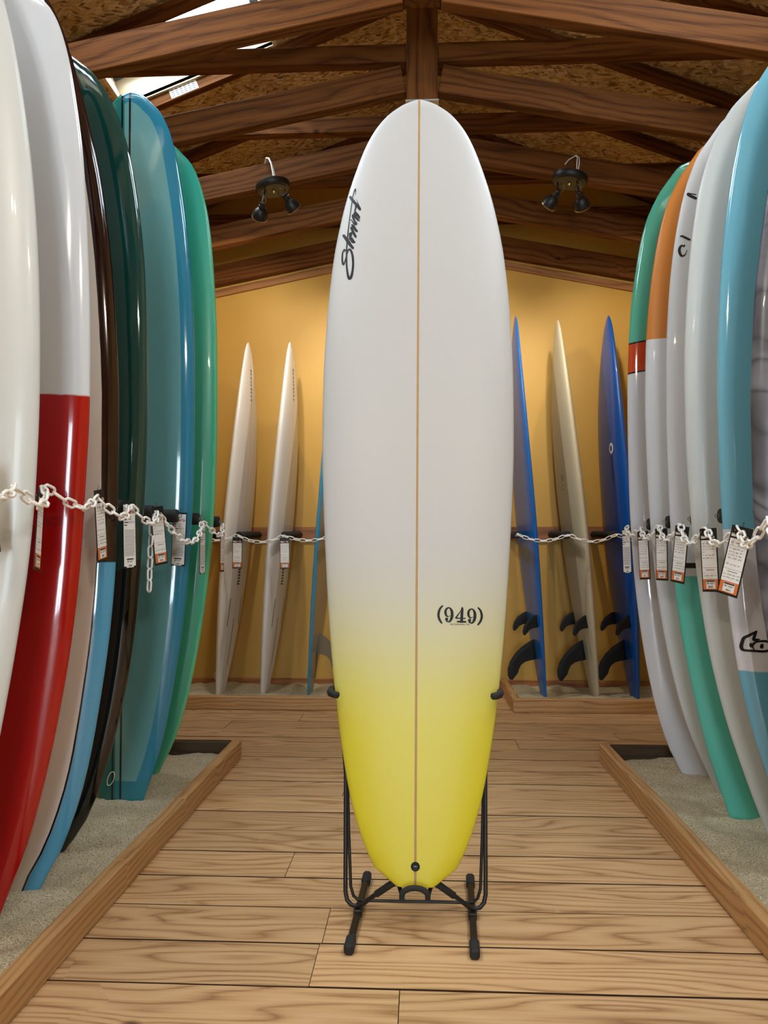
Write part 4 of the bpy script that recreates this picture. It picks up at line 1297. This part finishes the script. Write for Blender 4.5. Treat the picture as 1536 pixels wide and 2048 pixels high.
for j, (x0, x1, zt_, m_, lab) in enumerate(((.795, .600, 2.60, m_blue2, 'bright blue finned board partly hidden by the centre board'),
                                            (1.135, .885, 2.57, m_cream, 'cream board with three black fins at the back wall'),
                                            (1.395, 1.228, 2.595, m_blue, 'royal blue board with white round logo and black fins'))):
    e, g, L = back_board(x0, x1, 5.24, zt_, m_, lab, 1, thick=.088 if j else .06)
    y0 = g.bottom(0, .3)[1]
    o = fin(e, [(a * 1.35, b) for a, b in BIG_FIN], .011, M_FIN)
    o.location = (0, y0 - .006, .175)
    for s in (-1, 1):
        yb = g.bottom(.14, .52)[1]
        o = fin(e, [(a * 1.4, b) for a, b in SIDE_FIN], .008, M_FIN, 'side_fin')
        o.location = (s * .145, yb - .008, .45)
        o.rotation_euler = (0, 0, s * -.09)
    q = MB()
    if j == 1:
        for i, xx in enumerate((-.03, -.005, .02)):
            q.ribbon([(xx, 1.46, .006), (xx, 1.50, .006)], lambda x, z: g.bottom(x, z))
        q.ribbon([(-.008, 1.425, .006), (.004, 1.425, .006)], lambda x, z: g.bottom(x, z))
        q.ribbon([(-.02, 1.395, .003), (.03, 1.405, .003)], lambda x, z: g.bottom(x, z))
        q.build('lettering', M_DECAL, e)
    elif j == 2:
        ring = [(-.09 + .026 * math.cos(a), 1.66 + .028 * math.sin(a), .018) for a in [i * 2 * math.pi / 12 for i in range(13)]]
        q.ribbon(ring, lambda x, z: g.bottom(x, z))
        q.build('round_logo', M_WHITE_DECAL, e)
        q = MB()
        q.ribbon([(-.09, 1.65, .012), (-.09, 1.672, .012)], lambda x, z: g.bottom(x, z, .001))
        for i in range(7):
            z = 1.44 + i * .026
            q.ribbon([(-.102, z, .010), (-.080, z + .006, .012)], lambda x, z: g.bottom(x, z))
            q.ribbon([(-.096, z + .010, .008), (-.088, z + .022, .008)], lambda x, z: g.bottom(x, z))
        q.build('lettering', M_NAVY_DECAL, e)

# ------------------------------------------------------------------ plastic chains
LINK_L, LINK_W, WIRE = 0.047, 0.027, 0.0037
lk = []
for i in range(12):
    a = 2 * math.pi * i / 12
    x = math.copysign(max(0, (LINK_L - LINK_W) / 2), math.cos(a)) + (LINK_W / 2 - WIRE) * math.cos(a)
    lk.append((x, (LINK_W / 2 - WIRE) * math.sin(a), 0))
lmesh = MB().tube(lk, WIRE, 6, closed=True)
link_me = bpy.data.meshes.new('link')
link_me.from_pydata(lmesh.v, [], lmesh.f)
link_me.materials.append(M_CHAIN)
link_me.polygons.foreach_set('use_smooth', [True] * len(link_me.polygons))
PITCH = LINK_L - 2 * WIRE - .0012


def chain(label, anchors, sags, extra=None, bulge=0.0, group='white plastic chains across the board rows'):
    e = empty('plastic_chain', anchors[0])
    tag(e, label, 'chain', group)
    o0 = Vector(anchors[0])
    paths = []
    pts = []
    for (a, b_, s) in zip(anchors, anchors[1:], sags):
        a, b_ = Vector(a), Vector(b_)
        for i in range(24):
            t = i / 24
            p = a.lerp(b_, t)
            p.z -= s * 4 * t * (1 - t)
            p.x += bulge * 4 * t * (1 - t)
            pts.append(p)
    pts.append(Vector(anchors[-1]))
    paths.append(pts)
    if extra:
        paths.append([Vector(p) for p in extra])
    for pts in paths:
        acc, i, k = 0.0, 0, 0
        pos = pts[0].copy()
        # resample at the link pitch
        samples = [pos.copy()]
        for q in pts[1:]:
            while (q - pos).length >= PITCH:
                pos = pos + (q - pos).normalized() * PITCH
                samples.append(pos.copy())
        for k in range(len(samples) - 1):
            a, b_ = samples[k], samples[k + 1]
            x = (b_ - a).normalized()
            up = Vector((0, 0, 1)) if abs(x.z) < .9 else Vector((0, 1, 0))
            y = up.cross(x).normalized()
            z = x.cross(y)
            w = math.radians(28 + (90 if k % 2 else 0) + random.uniform(-9, 9))
            y, z = y * math.cos(w) + z * math.sin(w), z * math.cos(w) - y * math.sin(w)
            c = (a + b_) / 2 - o0
            o = bpy.data.objects.new('link', link_me)
            COL.objects.link(o)
            o.parent = e
            o.matrix_local = Matrix(((x.x, y.x, z.x, c.x), (x.y, y.y, z.y, c.y), (x.z, y.z, z.z, c.z), (0, 0, 0, 1)))
    return e


AL = [(-0.84, 1.30, 1.15), (-.868, 1.60, 1.14), (-.925, 1.84, 1.165), (-.895, 2.07, 1.156), (-.897, 2.31, 1.146), (-.902, 2.58, 1.14), (-.895, 3.115, 1.122), (-.896, 3.43, 1.12)]
random.seed(3)
chain('white plastic chain across the left row of longboards', AL, [.04, .05, .05, .055, .055, .10, .055], bulge=.03,
      extra=[(-.915, 2.58, 1.13), (-.918, 2.575, 1.0), (-.920, 2.575, .835)])
AR = [(.93, 3.53, 1.11), (.925, 3.27, 1.095), (.925, 3.02, 1.10), (.912, 2.74, 1.095), (.908, 2.49, 1.082), (.900, 2.21, 1.075), (.86, 1.95, 1.08), (.86, 1.7, 1.08)]
chain('white plastic chain across the right row of longboards', AR, [.035, .05, .06, .065, .06, .065, .06], bulge=-.02)
chain('thin white chain in front of the white boards at the back wall', [(-1.48, 4.925, 1.10), (-1.182, 4.925, 1.098), (-.883, 4.925, 1.098), (-.57, 4.925, 1.098)], [.035, .045, .035])
chain('thin white chain in front of the finned boards at the back wall', [(.61, 4.925, 1.105), (.932, 4.925, 1.105), (1.232, 4.925, 1.105), (1.40, 4.925, 1.08)], [.045, .05, .02])

# ------------------------------------------------------------------ price tags
TW, TH = 0.062, 0.200


def squiggle(mb, x0, x1, z, hgt, rnd):
    """A word of joined handwriting."""
    x = x0
    pts = []
    while x < x1:
        pts.append((x, z + rnd.uniform(-.1, 1.0) * hgt, .00075))
        x += rnd.uniform(.0007, .0016)
    if len(pts) > 1:
        mb.ribbon(pts, lambda a, b: (a, -.0016, b))


def flat(mb, x0, x1, z0, z1, y):
    mb.add([(x0, y, z0), (x1, y, z0), (x1, y, z1), (x0, y, z1)], [(0, 1, 2, 3)])


def header(parent, z, cols):
    x = -.0262
    for word, mat in zip(('Island', 'Surf', 'Co'), cols):
        v, f = text_mesh(word, 0.0125, 0.0006, 'LEFT', xs=0.70)
        w = max(p[0] for p in v)
        mesh_obj('lettering', [(x + a, -.0016, z + b) for a, b in v], f, mat, parent)
        x += w + .0020


def stick(parent, x0, x1, z0, z1, rnd):
    s = empty('sticker', (0, 0, 0), parent)
    q = MB()
    flat(q, x0, x1, z0, z1, -.0016)
    q.build('label', M_PAPER, s)
    q = MB()
    flat(q, x0 + .001, x1 - .001, z1 - .0045, z1 - .0005, -.0020)
    for i in range(9):
        xx = x0 + .009 + i * .0018
        flat(q, xx, xx + rnd.choice((.0006, .001, .0013)), z0 + .003, z0 + .008, -.0020)
    for r in range(2):
        flat(q, x0 + .003, x0 + .012 - r * .002, z1 - .009 - r * .003, z1 - .0075 - r * .003, -.0020)
        flat(q, x0 + .015, x1 - .003 - r * .004, z1 - .009 - r * .003, z1 - .0078 - r * .003, -.0020)
    q.build('barcode', M_INK, s)['kind'] = 'stuff'


def card(parent):
    return MB().box(-TW / 2, TW / 2, -.0006, .0006, -TH, 0, 0).build('card', M_CARD, parent)


def make_front(seed):
    rnd = random.Random(seed)
    e = empty('price_tag')
    card(e)
    q = MB()
    flat(q, -.0272, .0272, -.160, -.037, -.0010)
    q.build('paper_panel', M_PAPER, e)
    q = MB()
    flat(q, -.0272, .0272, -.193, -.160, -.0010)
    q.build('orange_panel', M_ORANGE, e)
    header(e, -.031, (M_PAPER, M_ORANGE, M_PAPER))
    q = MB()
    for z in (-.058, -.124):
        flat(q, -.0272, .0272, z - .0005, z + .0002, -.0014)
    for x in (-.020, .0, .016):
        flat(q, x, x + .006, -.0548, -.0536, -.0014)
    for z in (-.066, -.075, -.084, -.141, -.150):
        flat(q, -.024, -.024 + rnd.uniform(.005, .009), z - .0006, z + .0006, -.0014)
    flat(q, -.014, .016, -.1320, -.1302, -.0014)
    q.build('printed_lines', M_GREYINK, e)['kind'] = 'stuff'
    q = MB()
    for (z, x0, x1) in ((-.050, -.022, -.014), (-.050, -.008, .004), (-.050, .010, .022)):
        squiggle(q, x0, x1, z, .006, rnd)
    for z in (-.068, -.077, -.086, -.095, -.104, -.113, -.142, -.151):
        if rnd.random() < .14:
            continue
        x = -.013 if z in (-.068, -.077, -.086, -.142, -.151) else -.023
        while x < .016:
            w = rnd.uniform(.006, .013)
            squiggle(q, x, min(x + w, .0245), z, .0042, rnd)
            x += w + .0032
    q.build('handwriting', M_INK, e)['kind'] = 'stuff'
    stick(e, -.016, .018, -.190, -.164, rnd)
    MB().tube([(0.0, -.001, -.008), (0, -.004, .002), (0, 0, .014), (0, .004, .002), (0, .001, -.008)], .0007, 4).build('string', M_CARD, e)
    return e


def make_back(seed):
    rnd = random.Random(seed)
    e = empty('price_tag')
    card(e)
    q = MB()
    flat(q, -.0280, .0280, -.194, -.006, -.0010)
    q.build('paper_panel', M_PAPER, e)
    header(e, -.032, (M_INK, M_REDINK, M_INK))
    q = MB()
    for i, w in enumerate((.011, .011, .022, .014)):
        flat(q, -.0255, -.0255 + w, -.0445 - i * .0085, -.0415 - i * .0085, -.0014)
    q.build('bold_print', M_INK, e)['kind'] = 'stuff'
    q = MB()
    z = -.084
    while z > -.165:
        flat(q, -.0250, .0255 - rnd.uniform(0, .006), z - .0006, z + .0008, -.0014)
        z -= .0043
    q.build('printed_lines', M_GREYINK, e)['kind'] = 'stuff'
    q = MB()
    for i, (x0, x1) in enumerate(((-.006, .012), (-.006, .009), (.000, .024))):
        squiggle(q, x0, x1, -.0445 - i * .0085, .0045, rnd)
    q.build('handwriting', M_INK, e)['kind'] = 'stuff'
    stick(e, -.017, .017, -.198, -.170, rnd)
    MB().tube([(0.0, -.001, -.008), (0, -.004, .002), (0, 0, .014), (0, .004, .002), (0, .001, -.008)], .0007, 4).build('string', M_CARD, e)
    return e


protos = {'F0': make_front(1), 'F1': make_front(2), 'B0': make_back(3)}
used = set()
TAGS = [
    # kind, location of the string end, yaw, roll, label
    ('F0', (-.947, 1.60, 1.19), 70, -9, 'price tag half out of the picture at the left edge, before the white board'),
    ('F1', (-.925, 1.832, 1.15), 104, 8, 'narrow edge-on price tag hanging on the red board'),
    ('F0', (-.890, 2.085, 1.168), 88, -9, 'orange-ended price tag left of the maroon rail'),
    ('B0', (-.894, 2.315, 1.146), 74, -3, 'white printed price tag on the dark green board'),
    ('F1', (-.902, 2.585, 1.150), 66, -8, 'orange-ended price tag beside the hanging chain end'),
    ('B0', (-.904, 2.850, 1.142), -18, 2, 'white printed price tag with black border under the bare foam peg'),
    ('B0', (-.896, 3.125, 1.104), 86, 0, 'slim white price tag on the rail of the mint green board'),
    ('F0', (-.896, 3.440, 1.104), 88, 1, 'slim orange-ended price tag past the mint green board'),
    ('F1', (-1.182, 4.915, 1.085), 12, 0, 'orange-ended price tag on the left white board at the back wall'),
    ('F0', (-.876, 4.915, 1.083), 10, -1, 'orange-ended price tag on the right white board at the back wall'),
    ('B0', (.925, 3.525, 1.098), -69, -2, 'white printed price tag in front of the royal blue board'),
    ('F0', (.925, 3.265, 1.080), -63, -3, 'orange-ended price tag in front of the board with red band'),
    ('F1', (.925, 3.015, 1.085), -63, 0, 'orange-ended price tag in front of the orange-nosed board'),
    ('F0', (.912, 2.735, 1.085), -62, 8, 'slanted orange-ended price tag above the seafoam green tail'),
    ('F1', (.908, 2.485, 1.070), -58, -2, 'upright orange-ended price tag on the pale grey board'),
    ('F0', (.902, 2.205, 1.066), -50, 15, 'large tilted orange-ended price tag on the light blue board'),
]
for kind, loc, yaw, roll, lab in TAGS:
    p = protos[kind]
    if kind in used:
        p = copy_to(p)
    used.add(kind)
    p.location = loc
    p.rotation_euler = (Matrix.Rotation(math.radians(yaw), 4, 'Z') @ Matrix.Rotation(math.radians(roll), 4, 'Y')).to_euler()
    tag(p, lab, 'price tag', 'price tags hung along the chains')


# ------------------------------------------------------------------ ceiling spotlights
def spot_fixture(loc, slope, heads, label, power, cable):
    e = empty('ceiling_spotlight', loc)
    tag(e, label, 'spotlight', 'twin ceiling spotlights')
    ax = Vector((-slope, 0, 1)).normalized()
    auto_smooth(MB().lathe([(.0, .0), (.070, .0), (.074, .004), (.080, .004), (.086, .010), (.089, .020), (.089, .034), (.084, .038), (.0, .038)], 32, (0, 0, 0), ax).build('canopy', M_BLACK, e), 30)
    auto_smooth(MB().lathe([(.0, -.008), (.006, -.008), (.008, -.004), (.008, .001)], 10, (0, 0, 0), ax).build('screw', M_BRASS, e), 30)
    for hx, hy, hz, d in heads:
        d = Vector(d).normalized()
        h = empty('lamp_head', (hx, hy, hz), e)
        # swivel bracket from canopy to head
        top = Vector((-hx * .38, -hy * .4, -hz - .002))
        side = d.cross(Vector((0, 1, 0)))
        if side.length < .1:
            side = Vector((1, 0, 0))
        side.normalize()
        neck = -d * .058
        MB().tube([top, top * .75 + neck * .25 + Vector((0, 0, .004)), neck * .9 + top * .1, neck], .0042, 8).build('stem', M_BLACK, h)
        for s in (-1, 1):
            MB().tube([neck + side * .010 * s, neck - d * .028 + side * .018 * s, neck - d * .046 + side * .004 * s], .0017, 6).build('bracket', M_METAL if s > 0 else M_BLACK, h)
        auto_smooth(MB().lathe([(.0, -.068), (.010, -.068), (.0125, -.064), (.0125, -.052), (.0150, -.050), (.0150, -.036), (.0120, -.034), (.0120, -.030)], 16, (0, 0, 0), d).build('socket', M_BLACK, h), 30)
        MB().tube([neck + d * .012 + side * .012, neck + d * .012 + side * .024], .0045, 8).build('knob', M_BLACK, h)
        shade = auto_smooth(MB().lathe([(.012, -.034), (.020, -.030), (.031, -.016), (.0375, .002), (.0395, .016), (.0400, .022), (.0385, .022), (.0365, .004), (.030, -.013), (.019, -.026), (.010, -.028)], 28, (0, 0, 0), d).build('shade', M_BLACK, h), 40)
        auto_smooth(MB().lathe([(.0392, .0185), (.0408, .0185), (.0412, .0215), (.0406, .0245), (.0390, .0245)], 28, (0, 0, 0), d).build('rim', M_BRASS, h), 40)
        auto_smooth(MB().lathe([(.004, -.026), (.012, -.018), (.022, .004), (.026, .012), (.018, .018), (.0, .020)], 20, (0, 0, 0), d).build('bulb', M_BULB, h), 60)
        ld = bpy.data.lights.new('spot_beam', 'SPOT')
        ld.energy = power
        ld.color = (1.0, 0.90, 0.74)
        ld.spot_size = math.radians(100)
        ld.spot_blend = 0.6
        ld.shadow_soft_size = 0.03
        lo = bpy.data.objects.new('spot_beam', ld)
        COL.objects.link(lo)
        lo.parent = h
        lo.location = d * .035
        lo.rotation_euler = Vector((0, 0, -1)).rotation_difference(d).to_euler()
    e.scale = (1.1, 1.1, 1.1)
    for r, pts in cable:
        auto_smooth(MB().tube(pts, r, 7).build('cable', M_CABLE, e), 60)
    return e


tyS = TRUSS_Y[2]
spot_fixture((-.835, tyS - .060, 3.050), .195, [(-.062, -.035, -.135, (-.32, .78, -.52)), (.098, -.030, -.092, (.50, .66, -.52))],
             'black twin ceiling spotlight with white cable, left of the centre board', SPOT_POWER,
             [(.0045, [(.010, -.052, .035), (.006, -.050, .07), (-.006, -.040, .125), (-.022, -.028, .160), (-.040, .0, .176), (-.058, .05, .168), (-.066, .085, .13), (-.066, .10, .06)]),
              (.003, [(.018, -.050, .035), (.012, -.048, .07), (.0, -.04, .11), (-.012, -.03, .145), (-.030, 0, .170), (-.05, .05, .160), (-.06, .085, .12)])])
spot_fixture((.835, tyS - .060, 3.055), -.195, [(-.100, -.035, -.110, (-.48, .68, -.52)), (.055, -.030, -.120, (.36, .68, -.60))],
             'black twin ceiling spotlight with white cable, right of the centre board', SPOT_POWER,
             [(.003, [(.028, -.050, .036), (.030, -.050, .08), (.034, -.044, .115), (.026, -.03, .128), (-.002, .0, .122), (-.02, .04, .11)]),
              (.003, [(.034, -.050, .036), (.042, -.050, .08), (.042, -.044, .112), (.030, -.03, .130), (0, .0, .125), (-.02, .04, .112)])])
tyR = TRUSS_Y[10]
for s in (-1, 1):
    spot_fixture((s * .835, tyR - .060, 3.050), -s * .195, [(-.08, -.035, -.125, (-.10 - s * .12, .80, -.42)), (.08, -.035, -.125, (.10 - s * .12, .80, -.52))],
                 'black twin ceiling spotlight behind the viewpoint, %s side' % ('left' if s < 0 else 'right'), REAR_SPOT_POWER,
                 [(.003, [(.01, -.05, .036), (.012, -.05, .09), (.0, -.03, .14), (-.01, .04, .15)])])
